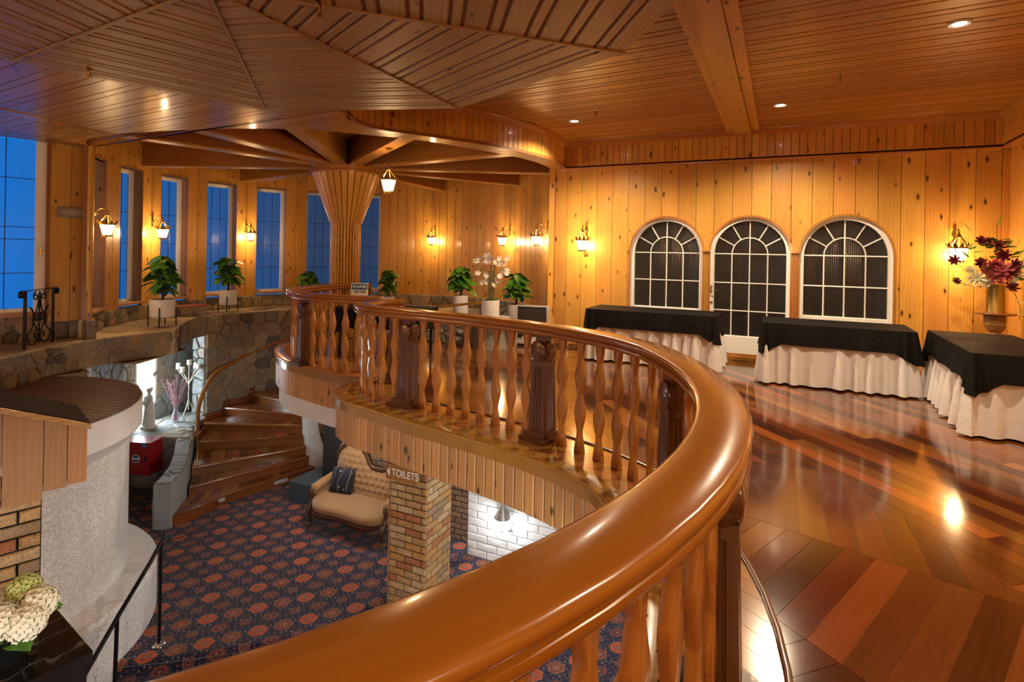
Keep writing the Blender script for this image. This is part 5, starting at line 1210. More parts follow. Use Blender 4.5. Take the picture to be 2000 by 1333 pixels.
for k in (-1, 1):
    c = Li/2
    m = M(); m.tube(scroll((c+k*.085, hI-.085), .018, .065, 0 if k > 0 else pi, 1.25*k)[::1], .009, 6); m.obj('scroll', BLACKM, ir, smooth=60)
    M().tube(spline([Vector((c+k*q[0], 0, q[1])) for q in ((.02, hI-.10), (.05, hI-.25), (.11, hI-.38), (.17, hI-.53), (.255, .20), (.26, .12), (.20, .05), (.10, .045), (.04, .09), (.03, .16), (.07, .20), (.11, .17), (.09, .12))], 4), .0095, 6).obj('scroll', BLACKM, ir, smooth=60)
    M().tube(spline([Vector((c+k*q[0], 0, q[1])) for q in ((.03, .22), (.10, .30), (.16, .40), (.13, .47), (.06, .47), (.03, .42), (.05, .37), (.09, .38), (.09, .42))], 4), .009, 6).obj('scroll', BLACKM, ir, smooth=60)
    M().tube(spline([Vector((c+k*q[0], 0, q[1])) for q in ((.12, hI-.38), (.15, hI-.30), (.20, hI-.24), (.25, hI-.24))], 4), [.006]*4+[.012]*6+[.008, .006, .003], 6).obj('leaf', BLACKM, ir, smooth=60)

# ------------------------------------------------------------------ plants
def leaf_mesh(L_, W_, seed):
    r = random.Random(seed); m = M(); rows = [(-.08, .45), (.08, .95), (.28, 1.08), (.52, .92), (.76, .52), (1.0, .02)]; V = []
    for u_, w_ in rows:
        droop = -.22*L_*u_*u_
        for k_, f in ((-1, .0), (0, -.10), (1, .0)): V.append((u_*L_+(-.06*L_ if (k_ and u_ < 0) else 0), k_*w_*W_/2, droop+f*W_*.9*w_+r.uniform(-.004, .004)))
    F = []
    for i in range(len(rows)-1):
        for j in range(2): F.append((i*3+j, i*3+j+1, (i+1)*3+j+1, (i+1)*3+j))
    return m.add(V, F).mesh('leaf', LEAF, smooth=60)
LEAVES = [leaf_mesh(.19, .14, 1), leaf_mesh(.165, .12, 2), leaf_mesh(.14, .10, 3)]
def foliage(t, base, h, n, spread, seed, s=1):
    r = random.Random(seed); b = Vector(base)
    M().tube([b, b+Vector((.01, 0, h*.3)), b+Vector((-.005, .005, h*.62))], [.022*s, .020*s, .012*s], 7).obj('moss_pole', STEM, t)
    m = M()
    for i in range(n):
        f = (i+.5)/n; a = i*2.39996+r.uniform(-.3, .3); z = h*(.30+.68*f)+r.uniform(-.02, .02)
        rad = spread*(.55+.55*math.sin(pi*min(1, .25+f*.75)))*r.uniform(.55, 1.0)
        p0 = b+Vector((0, 0, h*(.15+.50*f))); p1 = b+Vector((rad*.45*math.cos(a), rad*.45*math.sin(a), z))
        m.tube([p0, (p0+p1)/2+Vector((0, 0, .03)), p1], .0035*s, 4)
        o = link('leaf', LEAVES[i % 3], t, p1, (r.uniform(-.5, .5), r.uniform(.0, .75), a)); k_ = s*r.uniform(.85, 1.25); o.scale = (k_, k_, k_)
    m.obj('leaf_stalks', GSTEM, t, smooth=60)
def pot(t, r, h, z=0, mat=POTW):
    M().lathe([(.001, z), (r*.97, z), (r, z+.01), (r, z+h), (r*.93, z+h), (r*.93, z+h-.05)], 28).obj('pot', mat, t, smooth=40)
    M().lathe([(.001, z+h-.04), (r*.94, z+h-.04)], 20).obj('soil', SOIL, t)
def stand_pot(loc, r, h, leg, label, ph, n, spread, seed, s=1, grp='potted plants on the ledge'):
    t = thing('potted_plant', label, 'potted plant', loc, 0, grp)
    if leg:
        for k in range(4):
            a = .35+k*pi/2; M().box((r*1.06*math.cos(a), r*1.06*math.sin(a), (leg+h*.55)/2), (.018, .018, leg+h*.55), rotm(rz=a)).obj('stand_leg', BLACKM, t)
        M().box((0, 0, leg-.012), (2*r, .018, .018), rotm(rz=.35)).box((0, 0, leg-.012), (2*r, .018, .018), rotm(rz=.35+pi/2)).obj('stand_cross', BLACKM, t)
    pot(t, r, h, leg); foliage(t, (0, 0, leg+h-.05), ph, n, spread, seed, s); return t
stand_pot((-6.22, 10.05, ZL+.022), .205, .31, .17, 'leafy green plant in a white pot on black legs at the ledge corner', .82, 70, .38, 1, 1.25)
stand_pot((-6.28, 12.5, ZL+.022), .185, .33, .15, 'leafy green plant in a white pot on black legs before the fourth window', .76, 60, .36, 2, 1.2)
stand_pot((-5.05, 13.95, ZL+.022), .16, .25, 0, 'leafy plant half hidden behind the far balustrade tip', .66, 46, .26, 3, 1.3)
stand_pot((-3.1, 14.2, ZL+.022), .16, .25, 0, 'leafy plant right of the column behind the far balustrade', .72, 46, .25, 4, 1.25)
stand_pot((-1.00, 11.15, .0), .15, .78, .0, 'leafy green plant in a white planter behind the wooden rail', .62, 50, .32, 5, 1.2)
stand_pot((.10, 11.35, 0), .16, .60, 0, 'leafy plant in a white planter squeezed behind the television', .68, 46, .32, 6, 1.25)
# orchid on a round stone pedestal
pd = thing('stone_pedestal', 'round mortared stone pedestal under the orchid', 'pedestal', (-.355, 9.72, 0))
M().lathe([(.001, 0), (.30, 0), (.27, .12), (.235, .40), (.30, .49), (.001, .49)], 24).obj('shaft', stone_mat('pedestal_stone', [(.30, .28, .24)], .8), pd, smooth=40)
M().lathe([(.001, .488), (.345, .488), (.36, .505), (.35, .53), (.001, .53)], 28).obj('top_slab', CONC, pd, smooth=40)
oq = thing('orchid_pot', 'tall white orchid in a white cylinder pot', 'orchid', (-.355, 9.72, .53)); pot(oq, .155, .295, 0)
for k in range(9):
    a = k*2*pi/9; o = link('leaf', LEAVES[1], oq, (.05*math.cos(a), .05*math.sin(a), .28), (0, -.5, a)); o.scale = (.8, .8, .8)
for k, (x, y) in enumerate(((-.03, 0), (-.005, .02), (.03, .0), (.05, .015))): M().tube([Vector((x, y, .25)), Vector((x*1.1, y, .55)), Vector((x*1.2, y, .80+.09*(k % 2)))], .011, 6).obj('stem', plain('orchid_stem_%d' % k, (.12, .11, .04), .6), oq, smooth=60)
def petalflower(R_, n, mat, cup=.25, name='blossom', layers=1, heart=PETALC):
    m = M()
    for l in range(layers):
        q = 1-.28*l
        for i in range(n):
            a = 2*pi*i/n+l*.6; c, s_ = math.cos(a), math.sin(a); w_ = R_*q*1.9/n*1.35; hgt = R_*(cup+.30*l)
            pts = [(0, 0, R_*.1*l), (R_*q*.45, -w_*.55, hgt*.35), (R_*q*.85, -w_*.5, hgt*.8), (R_*q, 0, hgt), (R_*q*.85, w_*.5, hgt*.8), (R_*q*.45, w_*.55, hgt*.35)]
            m.add([(p[0]*c-p[1]*s_, p[0]*s_+p[1]*c, p[2]) for p in pts], [(0, 1, 2, 3), (0, 3, 4, 5)])
    return m.mesh(name, mat)
OB = petalflower(.052, 5, PETALW, .15)
r = random.Random(4)
for (px_, pz, n_, sp_) in ((-.16, .98, 9, (.13, .05)), (.02, 1.02, 11, (.12, .08)), (.17, .97, 8, (.10, .06)), (-.15, .68, 9, (.09, .10)), (.09, .64, 11, (.11, .09)), (.22, .76, 7, (.09, .05))):
    for i in range(n_): link('blossom', OB, oq, (px_+r.uniform(-1, 1)*sp_[0], r.uniform(-.08, .08), pz+r.uniform(-1, 1)*sp_[1]), (pi/2+r.uniform(-.6, .6), r.uniform(-.5, .5), r.uniform(-.8, .8)))
m = M()
for sgn, z in ((-1, .90), (1, .92), (-1, .62), (1, .66)): m.tube(spline([Vector((.01*sgn, 0, z-.05)), Vector((.10*sgn, 0, z+.10)), Vector((.22*sgn, .01, z+.06)), Vector((.32*sgn, .0, z+.05))], 4), .004, 4)
m.obj('flower_stalk', GSTEM, oq)
# television standing on the floor, its back panel and stand
tv = thing('television', 'old silver framed box television standing on the floor', 'television', (.385, 10.03, 0), math.radians(-14))
M().box((0, .20, .40), (.42, .36, .50)).obj('back_case', GREY, tv)
M().box((0, .0, .41), (.60, .07, .56)).obj('bezel', BLACKP, tv)
for k in (-1, 1): M().box((.285*k, -.01, .41), (.045, .09, .58)).obj('speaker', SILVER, tv)
M().box((0, -.005, .70), (.60, .08, .02)).obj('top_trim', SILVER, tv)
M().box((0, -.037, .42), (.50, .01, .46)).obj('screen', plain('dark_screen', (.035, .030, .026), .25), tv)
M().box((0, .06, .065), (.56, .34, .05)).box((0, .06, .12), (.36, .2, .08)).obj('foot', SILVER, tv); M().box((0, .06, .02), (.5, .3, .04)).obj('base', BLACKP, tv)
tag(M().tube(spline([Vector(q) for q in ((.62, 10.2, .012), (.85, 10.05, .012), (1.1, 9.9, .012), (1.2, 9.75, .012), (1.0, 9.7, .012), (.8, 9.85, .012))], 4), .008, 5).obj('power_cable', BLACKP, smooth=60), 'thin black cable looped on the floor beside the television', 'cable')
tag(M().box((-1.05, 10.52, .64), (1.22, .055, .045), rotm(0, -math.radians(8), math.radians(-9))).obj('stairhead_handrail', RAIL, grain=(1, 0, 0)), 'straight sloping wooden handrail above the stone parapet', 'handrail')
# ------------------------------------------------------------------ banquet tables, cloths, skirts
def loop(L_, W_, r=.02, step=.02):
    c = [(0, 0), (L_, 0), (L_, W_), (0, W_)]; out = []
    for i in range(4):
        a = Vector(c[i]); b = Vector(c[(i+1) % 4]); d_ = (b-a).normalized(); n_ = Vector((d_.y, -d_.x)); k = int((b-a).length/step)
        for j in range(k):
            f = j/k; out.append((a.lerp(b, f), n_, min(f, 1-f)*(b-a).length))
    return out
def table(org, ang, L_, W_, z, names, seed, skirt=True, drop=.27):
    r = random.Random(seed); t = thing('banquet_table', names[0], 'table', org, ang)
    M().box((L_/2, W_/2, z-.02), (L_, W_, .03)).obj('table_top', TURN, t)
    for x in (.08, L_-.08):
        for y in (.08, W_-.08): M().tube([Vector((x, y, 0)), Vector((x, y, z-.03))], .018, 8).obj('leg', BLACKM, t)
    lp_ = loop(L_, W_); n = len(lp_)
    if skirt:
        ph = [r.uniform(0, 6.28) for _ in range(4)]; rows = [(z-.02, -.016, .0), (z-.24, -.006, .3), (z-.40, .012, .8), (.02, .045, 1.15)]; V = []
        s_ = 0
        for (zz, fl_, amp) in rows:
            for i, (p, n_, e_) in enumerate(lp_):
                s = i*.02; q_ = math.sin(s*33+ph[0]+2.2*math.sin(s*5.3+ph[1])); wv_ = (math.copysign(abs(q_)**.75, q_)+.5*math.sin(s*17+ph[2]))*.040*amp
                sh = .012*math.sin(s*9+ph[3])*amp
                c = Vector((L_/2, W_/2)); q = p+n_*(fl_+wv_)+(Vector((-n_.y, n_.x))*sh)
                if e_ < .06: q = q+(p-c).normalized()*.02*amp
                V.append((q.x, q.y, zz))
        F = [(a*n+i, a*n+(i+1) % n, (a+1)*n+(i+1) % n, (a+1)*n+i) for a in range(3) for i in range(n)]
        M().add(V, F).obj('skirt', WCLOTH, t, smooth=80)
        V2 = [(v[0]*1.0, v[1], .02+q) for v in V[3*n:] for q in (0,)]
    cl = thing('tablecloth', names[1], 'tablecloth', org, ang) if False else None
    V = []; rows = [(0, -.03, 0), (0, .012, .004), (.5, .030, .4), (1, .044, 1)]
    for f, o_, amp in rows:
        for i, (p, n_, e_) in enumerate(lp_):
            s = i*.02; cr = max(0, 1-e_/.22); d_ = drop*(1+.50*cr)*f+ (0 if f else 0)
            q = p+n_*(o_+.010*amp*math.sin(s*11+seed)+.006*amp*math.sin(s*23)+.045*cr*amp*math.cos(e_*60))
            V.append((q.x, q.y, z+.006-d_))
    F = [(a*n+i, a*n+(i+1) % n, (a+1)*n+(i+1) % n, (a+1)*n+i) for a in range(3) for i in range(n)]
    o = M().add(V, F).add([(-.008, -.008, z+.007), (L_+.008, -.008, z+.007), (L_+.008, W_+.008, z+.007), (-.008, W_+.008, z+.007)], [(0, 1, 2, 3)]).obj('tablecloth', BCLOTH, smooth=50, loc=org, rot=(0, 0, ang)); tag(o, names[1], 'tablecloth', group='black tablecloths')
    return t
table((1.18, 8.86, 0), WANG, 1.93, .78, .785, ('skirted banquet table left of the arched door', 'black cloth on the table under the first arched window'), 1)
table((3.33, 7.45, 0), WANG, 1.68, .82, .785, ('skirted banquet table in the middle under the last arch', 'black cloth on the middle table under the last arched window'), 2)
table((4.36+.82*WD.x, 5.34+.82*WD.y, 0), WANG+pi/2, 1.80, .80, .785, ('skirted banquet table turned sideways along the right wall', 'black cloth with a hanging corner on the sideways table'), 3)
table((-2.78, 8.80, 0), math.radians(-14), 1.45, .75, .74, ('bare legged table inside the far balcony lobe', 'black cloth with hanging corners behind the far balusters'), 4, False, .30)
# notice on the far balustrade
sg = thing('notice_sign', 'white and blue notice reading please on the far rail', 'sign', (-2.72, 10.10, .93), math.radians(6))
M().box((0, 0, 0), (.30, .008, .24)).obj('panel', WHITE, sg)
M().box((0, -.006, .055), (.27, .004, .105)).obj('header', BLUES, sg)
def text(body, size, loc, rot, mat, parent, name='lettering', sx=1):
    cu = bpy.data.curves.new(name, 'FONT'); cu.body = body; cu.size = size; cu.align_x = 'CENTER'; cu.align_y = 'CENTER'; cu.extrude = .001; cu.offset = size*.012
    o = bpy.data.objects.new(name+'_tmp', cu); COL.objects.link(o); bpy.context.view_layer.update()
    dg = bpy.context.evaluated_depsgraph_get(); me = bpy.data.meshes.new_from_object(o.evaluated_get(dg)); bpy.data.objects.remove(o)
    me.materials.clear(); me.materials.append(mat); q = link(name, me, parent, loc, rot); q.scale = (sx, 1, 1); return q
text('PLEASE', .075, (0, -.010, .055), (pi/2, 0, 0), WHITE, sg); text('USE THE', .055, (0, -.008, -.035), (pi/2, 0, 0), BLACKP, sg)
# ------------------------------------------------------------------ flower stand, brass vase, bouquet
fs = thing('flower_stand', 'turned wooden flower stand in the corner of the room', 'pedestal', (6.02, 7.00, 0), WANG)
M().box((0, 0, .03), (.30, .30, .06)).obj('base', TURN, fs, grain=(1, 0, 0))
M().lathe([(.10, .06), (.06, .10), (.075, .16), (.05, .25), (.055, .45), (.085, .56), (.06, .66), (.055, .68), (.075, .70), (.055, .72), (.08, .745), (.06, .77), (.10, .82), (.105, .85)], 20).obj('turned_shaft', TURN, fs, smooth=50)
M().lathe([(.10, .84), (.118, .86), (.118, .98), (.10, 1.0)], 8).obj('collar', TURN, fs)
M().lathe([(.001, .995), (.20, .995), (.21, 1.006), (.20, 1.02), (.001, 1.02)], 28).obj('top_disc', TURN, fs, smooth=40)
bv = thing('brass_vase', 'tall cylinder brass vase on the flower stand', 'vase', (6.02, 7.00, 1.02))
M().lathe([(.001, 0), (.100, 0), (.100, .005), (.096, .02), (.096, .33), (.102, .345), (.09, .345), (.088, .1)], 26).obj('body', GOLDV, bv, smooth=40)
bq = thing('bouquet', 'bouquet of burgundy, pink and cream flowers in the brass vase', 'bouquet', (6.00, 7.00, 1.32), WANG)
FR = petalflower(.065, 7, PETALR, .5, 'flower', 3); FP = petalflower(.085, 8, PETALP, .4, 'flower', 3); FW = petalflower(.062, 9, PETALC, .6, 'flower', 3); FB = petalflower(.095, 6, plain('dusty_rose_petal', (.30, .05, .06), .6), .35, 'flower', 2)
r = random.Random(11)
for msh, x, y, z, s_ in ((FB, -.10, -.16, .20, 1), (FB, -.04, -.19, .14, .9), (FP, -.03, -.14, .27, .8), (FW, -.20, -.13, .12, 1.1), (FW, .28, -.10, .24, 1.15), (FW, -.28, -.06, .20, .7), (FR, .13, -.14, .22, 1), (FB, .03, -.20, .22, .9), (FW, -.10, -.17, .06, .8), (FP, .05, -.17, .16, .7), (FR, -.16, -.10, .30, .9), (FW, .18, -.13, .16, .7), (FR, .16, -.10, .30, .9), (FR, .06, -.10, .40, 1), (FR, .02, -.05, .52, .9), (FR, -.14, .0, .58, .8), (FR, -.40, -.02, .34, .8), (FR, .12, -.16, .02, .9), (FW, .14, -.15, .10, .5), (FR, -.06, .02, .57, .7), (FR, -.38, .02, .06, .7)):
    o = link('flower', msh, bq, (x, y, z), (1.15+r.uniform(-.35, .35), r.uniform(-.4, .4), r.uniform(-.5, .5))); o.scale = (s_*(1.75 if msh is FW else 1.4),)*3
for i in range(44):
    a = r.uniform(0, 2*pi); z = r.uniform(.08, .62); q = r.uniform(.08, .24)*(1.2-z); o = link('leaf', LEAVES[2], bq, (q*math.cos(a)*1.5, q*math.sin(a)*.7-.02, z), (r.uniform(-.6, .6), r.uniform(-1.1, .2), a)); o.scale = (.75,)*3
m = M()
for P in (((0, 0, 0), (-.15, -.02, .3), (-.32, 0, .62), (-.38, 0, .72)), ((0, 0, 0), (.02, 0, .4), (.02, 0, .80)), ((0, 0, 0), (.2, 0, .35), (.36, 0, .62), (.42, 0, .78)), ((0, 0, .02), (.12, -.14, .0), (.20, -.14, -.16), (.24, -.13, -.32), (.40, -.1, -.34)), ((0, 0, 0), (-.2, -.06, .12), (-.42, -.03, .34)), ((0, 0, .02), (-.15, -.12, .02), (-.32, -.1, .04), (-.44, -.08, .16))): m.tube(spline([Vector(p) for p in P], 4), .004, 4)
m.obj('twigs', GSTEM, bq)
m = M()
for i in range(60):
    b = ((.20, -.14, -.16), (.24, -.13, -.3), (.38, -.1, -.34), (-.15, -.14, .0), (-.32, -.11, .03), (-.24, -.16, .05), (.1, -.17, -.04))[i % 7]; m.sph((b[0]+r.uniform(-.05, .05), b[1]+r.uniform(-.03, .03), b[2]+r.uniform(-.04, .04)), .008, 5, 4)
o = m.obj('berry_sprays', PETALC, bq); o['kind'] = 'stuff'
for x, z, aa in ((.03, .80, 1.3), (.40, .62, .4), (.42, .76, .8), (-.24, .72, 2.4), (.34, .5, .2)):
    o = link('leaf', LEAVES[2], bq, (x, 0, z), (0, -aa, 0)); o.scale = (.8,)*3
# ------------------------------------------------------------------ tufted settee and cushion
sa = WANG; sp0 = Vector((-2.45, 9.05, LOW)); sfa = thing('settee', 'tan velvet button-tufted settee with carved dark frame', 'settee', sp0, sa)
# local: x along the wall, y away from the viewer; left end x=-.78, right end .78
def backh(x):
    t = (x+.72)/1.44
    pts = [(-.05, .78), (.0, .86), (.07, .97), (.16, 1.035), (.25, 1.05), (.34, 1.02), (.41, .94), (.46, .83), (.52, .765), (.62, .765), (.8, .79), (1.05, .74)]
    for (a, ha), (b, hb) in zip(pts, pts[1:]):
        if a <= t <= b:
            f = (t-a)/(b-a); f = f*f*(3-2*f); return .4+(ha+(hb-ha)*f-.4)*1.30
    return .84
m = M(); nx, nz = 64, 36; V = []
for j in range(nz+1):
    for i in range(nx+1):
        x = -.70+1.40*i/nx; top_ = backh(x)-.035; z = .40+(top_-.40)*j/nz; f = j/nz
        du = (x/.115); dv = (z/.10); best = 9
        for a in range(-1, 2):
            for b in range(-1, 2):
                rb_ = math.floor(dv)+b; ra = math.floor(du-(.5 if rb_ % 2 else 0))+a+(.5 if rb_ % 2 else 0)
                best = min(best, math.hypot((du-ra)*1.0, (dv-rb_)*1.0))
        tuft = min(best/.62, 1); puff = math.sin(pi*min(1, max(0, f*.97+.03)))**.4*math.sin(pi*min(1, max(0, (i+.6)/(nx+1.2))))**.3
        V.append((x, .30+.10*f-.075*puff*(.35+.65*tuft**.7), z))
F = [(j*(nx+1)+i, j*(nx+1)+i+1, (j+1)*(nx+1)+i+1, (j+1)*(nx+1)+i) for j in range(nz) for i in range(nx)]
m.add(V, F).obj('tufted_back', VELV, sfa, smooth=80)
m = M()
for rb_ in range(5, 13):
    for ra in range(-7, 8):
        x = (ra+(.5 if rb_ % 2 else 0))*.115; z = rb_*.10
        if abs(x) < .64 and z < backh(x)-.09: f = (z-.4)/(backh(x)-.435); m.sph((x, .30+.10*f-.030, z), .010, 6, 4)
o = m.obj('buttons', VELV, sfa); o['kind'] = 'stuff'
m = M(); P = [(x, .40, z) for x in (-.70,) for z in (.45, .6)]+[(-.72+1.44*k/30, .385, backh(-.72+1.44*k/30)) for k in range(31)]+[(.72, .38, .45)]
m.tube([Vector(p) for p in P], .034, 8).obj('back_frame', SOFW, sfa, smooth=60)
m = M(); m.loft([[Vector((x, .43, .35)), Vector((x, .43, backh(x)-.01)), Vector((x, .37, backh(x)-.02)), Vector((x, .40, .35))] for x in [-.71+1.42*k/24 for k in range(25)]]).obj('back_panel', SOFW, sfa)
m = M(); rings = []
for k in range(25):
    x = -.74+1.48*k/24; fr = -.30-.07*math.cos(x*2.1)+.03*math.cos(x*6.3)+(.14*abs(x/.74)**6)
    rings.append([Vector((x, fr+.03, .30)), Vector((x, fr-.005, .34)), Vector((x, fr, .40)), Vector((x, fr+.05, .445)), Vector((x, (fr+.3)/2, .462)), Vector((x, .30, .44)), Vector((x, .36, .30))])
m.loft(rings).obj('seat', VELV, sfa, smooth=60)
m = M(); rings = []
for k in range(25):
    x = -.75+1.50*k/24; fr = -.30-.07*math.cos(x*2.1)+.03*math.cos(x*6.3)+(.14*abs(x/.74)**6); dz_ = .025*math.cos(x*8)
    rings.append([Vector((x, fr+.02, .31)), Vector((x, fr-.02, .30)), Vector((x, fr-.015, .255+dz_)), Vector((x, fr+.03, .235+dz_)), Vector((x, fr+.05, .30))])
m.loft(rings).obj('front_rail', SOFW, sfa, smooth=60)
for k in (-1, 1):
    xx = .735*k
    m = M(); rings = []
    for (y, z, w_, h_) in ((-.16, .545, .06, .055), (-.13, .58, .075, .07), (.0, .60, .075, .07), (.15, .62, .07, .065), (.33, .66, .05, .05)):
        rings.append([Vector((xx+w_*math.cos(a), y, z+h_*math.sin(a))) for a in [2*pi*q/10 for q in range(10)]])
    m.loft(rings); m.loft([[Vector((xx-.045, y, z)), Vector((xx+.045, y, z)), Vector((xx+.05, y, z2)), Vector((xx-.05, y, z2))] for y, z, z2 in ((-.14, .40, .56), (.32, .40, .62))]); m.obj('arm', VELV, sfa, smooth=60)
    M().tube(spline([Vector((xx+.02*k, q[0], q[1])) for q in ((-.185, .575), (-.20, .52), (-.17, .44), (-.19, .36), (-.22, .30))], 4), [.030]*6+[.026]*6+[.03]*5, 8).obj('arm_scroll', SOFW, sfa, smooth=60)
    M().tube(spline([Vector((xx*.99+.012*k*q[2], q[0], q[1])) for q in ((-.22, .32, 0), (-.25, .24, 1), (-.235, .14, .4), (-.22, .06, .0), (-.26, .015, 1.2), (-.285, .022, 1.6))], 4), [.045]*3+[.042]*4+[.030]*5+[.02]*5+[.02]*4, 8).obj('leg', SOFW, sfa, smooth=60)
    M().tube([Vector((xx*.95, .38, .34)), Vector((xx*.95, .40, .15)), Vector((xx*.95, .45, .01))], [.035, .028, .018], 8).obj('leg', SOFW, sfa, smooth=60)
cu = thing('cushion', 'navy scatter cushion embroidered with beige vines', 'cushion', sp0+Matrix.Rotation(sa, 3, 'Z') @ Vector((-.43, .17, .655)), sa)
m = M(); n = 14; V = []
for sd_ in (-1, 1):
    for j in range(n+1):
        for i in range(n+1):
            a, b = i/n*2-1, j/n*2-1; pf = (max(0, (1-a*a)*(1-b*b)))**.45*.075; k = 1-.07*(1-abs(a)**2)*abs(b)**3-.0; V.append((a*.205*(1-.06*(1-b*b)), sd_*pf, b*.205*(1-.06*(1-a*a))))
F = []
for q in range(2):
    for j in range(n):
        for i in range(n): F.append(tuple(q*(n+1)**2+z for z in (j*(n+1)+i, j*(n+1)+i+1, (j+1)*(n+1)+i+1, (j+1)*(n+1)+i)))
m.add(V, F).obj('cover', CUSH, cu, smooth=80, rot=(-.30, .05, .25))
# ------------------------------------------------------------------ toilets sign fixed to the pillar
tsg = thing('toilets_sign', 'brown timber sign with white arrow and toilets lettering', 'sign', pc+u*-.035+v*-(hw+.075)+Vector((0, 0, -1.045)), WANG)
M().box((0, 0, 0), (.46, .05, .19)).obj('board', TAN, tsg, grain=(1, 0, 0))
text('TOILETS', .125, (.052, -.027, -.005), (pi/2, 0, 0), WHITE, tsg, sx=.84)
M().add([(-.215, -.030, 0), (-.172, -.030, -.055), (-.172, -.030, .055), (-.215, -.025, 0), (-.172, -.025, -.055), (-.172, -.025, .055)], [(0, 1, 2), (3, 4, 5), (0, 1, 4, 3), (1, 2, 5, 4), (2, 0, 3, 5)]).obj('arrow', WHITE, tsg)
# ------------------------------------------------------------------ globe wall lamp
gp = wp+WD*.66+WN*.15; gl = thing('globe_lamp', 'cone capped globe wall lamp on the white block wall', 'wall lamp', (gp.x, gp.y, -2.33), WANG)
pew = plain('pewter', (.30, .29, .27), .4, .7, nz=30, vary=.4)
m = M(); m.lathe([(.003, .30), (.012, .285), (.03, .245), (.07, .17), (.115, .09), (.13, .065), (.115, .07)], 18); m.obj('cone_cap', pew, gl, smooth=50)
M().lathe([(.10, .085), (.128, .05), (.135, 0), (.12, -.055), (.08, -.09), (.03, -.102), (.001, -.104)], 20).obj('globe', GGLASS, gl, smooth=60)
M().lathe([(.045, -.098), (.03, -.12), (.012, -.13), (.008, -.15), (.001, -.155)], 12).obj('finial', pew, gl, smooth=50)
m = M().tube([Vector((.06, .03, -.10)), Vector((.10, .10, -.11)), Vector((.12, .10, 0)), Vector((.11, .09, .10))], .014, 6).sph((.09, .08, -.13), .03, 8, 6); m.obj('bracket', pew, gl, smooth=60)
point('globe_bulb', (gp.x+WN.x*.02, gp.y+WN.y*.02, -2.34), 15, (.86, .93, 1.0), .07)
# ------------------------------------------------------------------ fire hose cabinet
rcb = thing('fire_cabinet', 'red fire equipment cabinet under the statue ledge', 'fire cabinet', (-6.66, 10.24, -2.16), math.radians(-4))
M().box((0, .0, 0), (.56, .32, .58)).obj('case', RED, rcb); M().box((0, -.168, 0), (.56, .015, .58)).obj('door', RED, rcb)
M().box((.21, -.19, .0), (.018, .03, .09)).obj('handle', BLACKP, rcb)
M().lathe([(.001, 0), (.075, 0), (.075, .003), (.001, .003)], 24, (0, 0, 0), 0, rotm(pi/2)).obj('round_label', WHITE, rcb, loc=(.02, -.176, .0))
m = M()
for s_ in (1, -1):
    P = [(.062*math.cos(a), .062*math.sin(a)) for a in [s_*(.25+(pi-.5)*k/10) for k in range(11)]]; m.add([(p[0], -.1805, p[1]) for p in P], [tuple(range(11))])
m.obj('label_print', BLUES, rcb, loc=(.02, 0, 0)); text('FIRE HOSE REEL', .020, (.02, -.1815, .0), (pi/2, 0, 0), BLUES, rcb) if False else None
M().box((.16, -.177, .245), (.085, .004, .06)).obj('blue_tag', CYAN, rcb)
M().box((-.20, -.177, .02), (.13, .003, .40)).obj('stripe_label', WHITE, rcb)
m = M()
for k in range(7):
    z = -.165+k*.055; m.add([(-.262, -.180, z), (-.235, -.180, z+.03), (-.235, -.180, z+.058), (-.262, -.180, z+.028)], [(0, 1, 2, 3)]); m.add([(-.165, -.180, z), (-.138, -.180, z+.03), (-.138, -.180, z+.058), (-.165, -.180, z+.028)], [(0, 1, 2, 3)])
m.add([(-.235, -.180, .04), (-.168, -.180, .04), (-.168, -.180, .17), (-.235, -.180, .17)], [(0, 1, 2, 3)]); m.obj('stripe_print', REDS, rcb)
# ------------------------------------------------------------------ statue, blossom vase, candle stand
stt = thing('statue', 'pale draped classical statue standing on the niche plinth', 'statue', (-7.02, 10.98, -1.90), math.radians(-30))
M().lathe([(.001, 0), (.14, 0), (.145, .02), (.13, .05), (.001, .05)], 20).obj('base', STATUE, stt, smooth=40)
m = M(); rings = []; nn = 28
for z, rx, ry, cx_, fold in ((.05, .12, .10, 0, .9), (.15, .108, .092, .005, 1), (.28, .098, .086, .012, .9), (.38, .092, .080, .012, .7), (.44, .086, .074, .006, .5), (.50, .074, .062, 0, .3), (.56, .082, .066, -.006, .25), (.605, .088, .06, -.008, .15), (.63, .062, .048, -.006, .05), (.645, .034, .032, -.004, 0), (.672, .028, .028, 0, 0), (.69, .036, .040, .004, 0), (.715, .045, .050, .006, 0), (.745, .046, .052, .006, 0), (.77, .036, .042, .004, 0), (.785, .012, .014, 0, 0)):
    rings.append([Vector((cx_+(rx+.010*fold*math.sin(9*a+z*6))*math.cos(a), (ry+.010*fold*math.sin(11*a-z*5))*math.sin(a), z)) for a in [2*pi*k/nn for k in range(nn)]])
m.loft(rings); m.tube(spline([Vector(q) for q in ((-.085, 0, .60), (-.105, -.03, .52), (-.09, -.07, .45), (-.02, -.10, .49), (.04, -.085, .55))], 4), [.026]*4+[.022]*8+[.016]*5, 8)
m.tube(spline([Vector(q) for q in ((.085, 0, .60), (.10, -.02, .52), (.085, -.06, .44), (.05, -.09, .42))], 4), [.026]*5+[.02]*8, 8); m.sph((.006, .035, .755), .035, 8, 6)
m.tube(spline([Vector(q) for q in ((-.08, -.05, .60), (.0, -.085, .48), (.08, -.07, .36), (.10, -.02, .28))], 4), .018, 6)
m.obj('figure', STATUE, stt, smooth=60)
gv = thing('blossom_vase', 'clear glass vase holding pink blossom branches', 'vase', (-6.70, 11.32, -1.90))
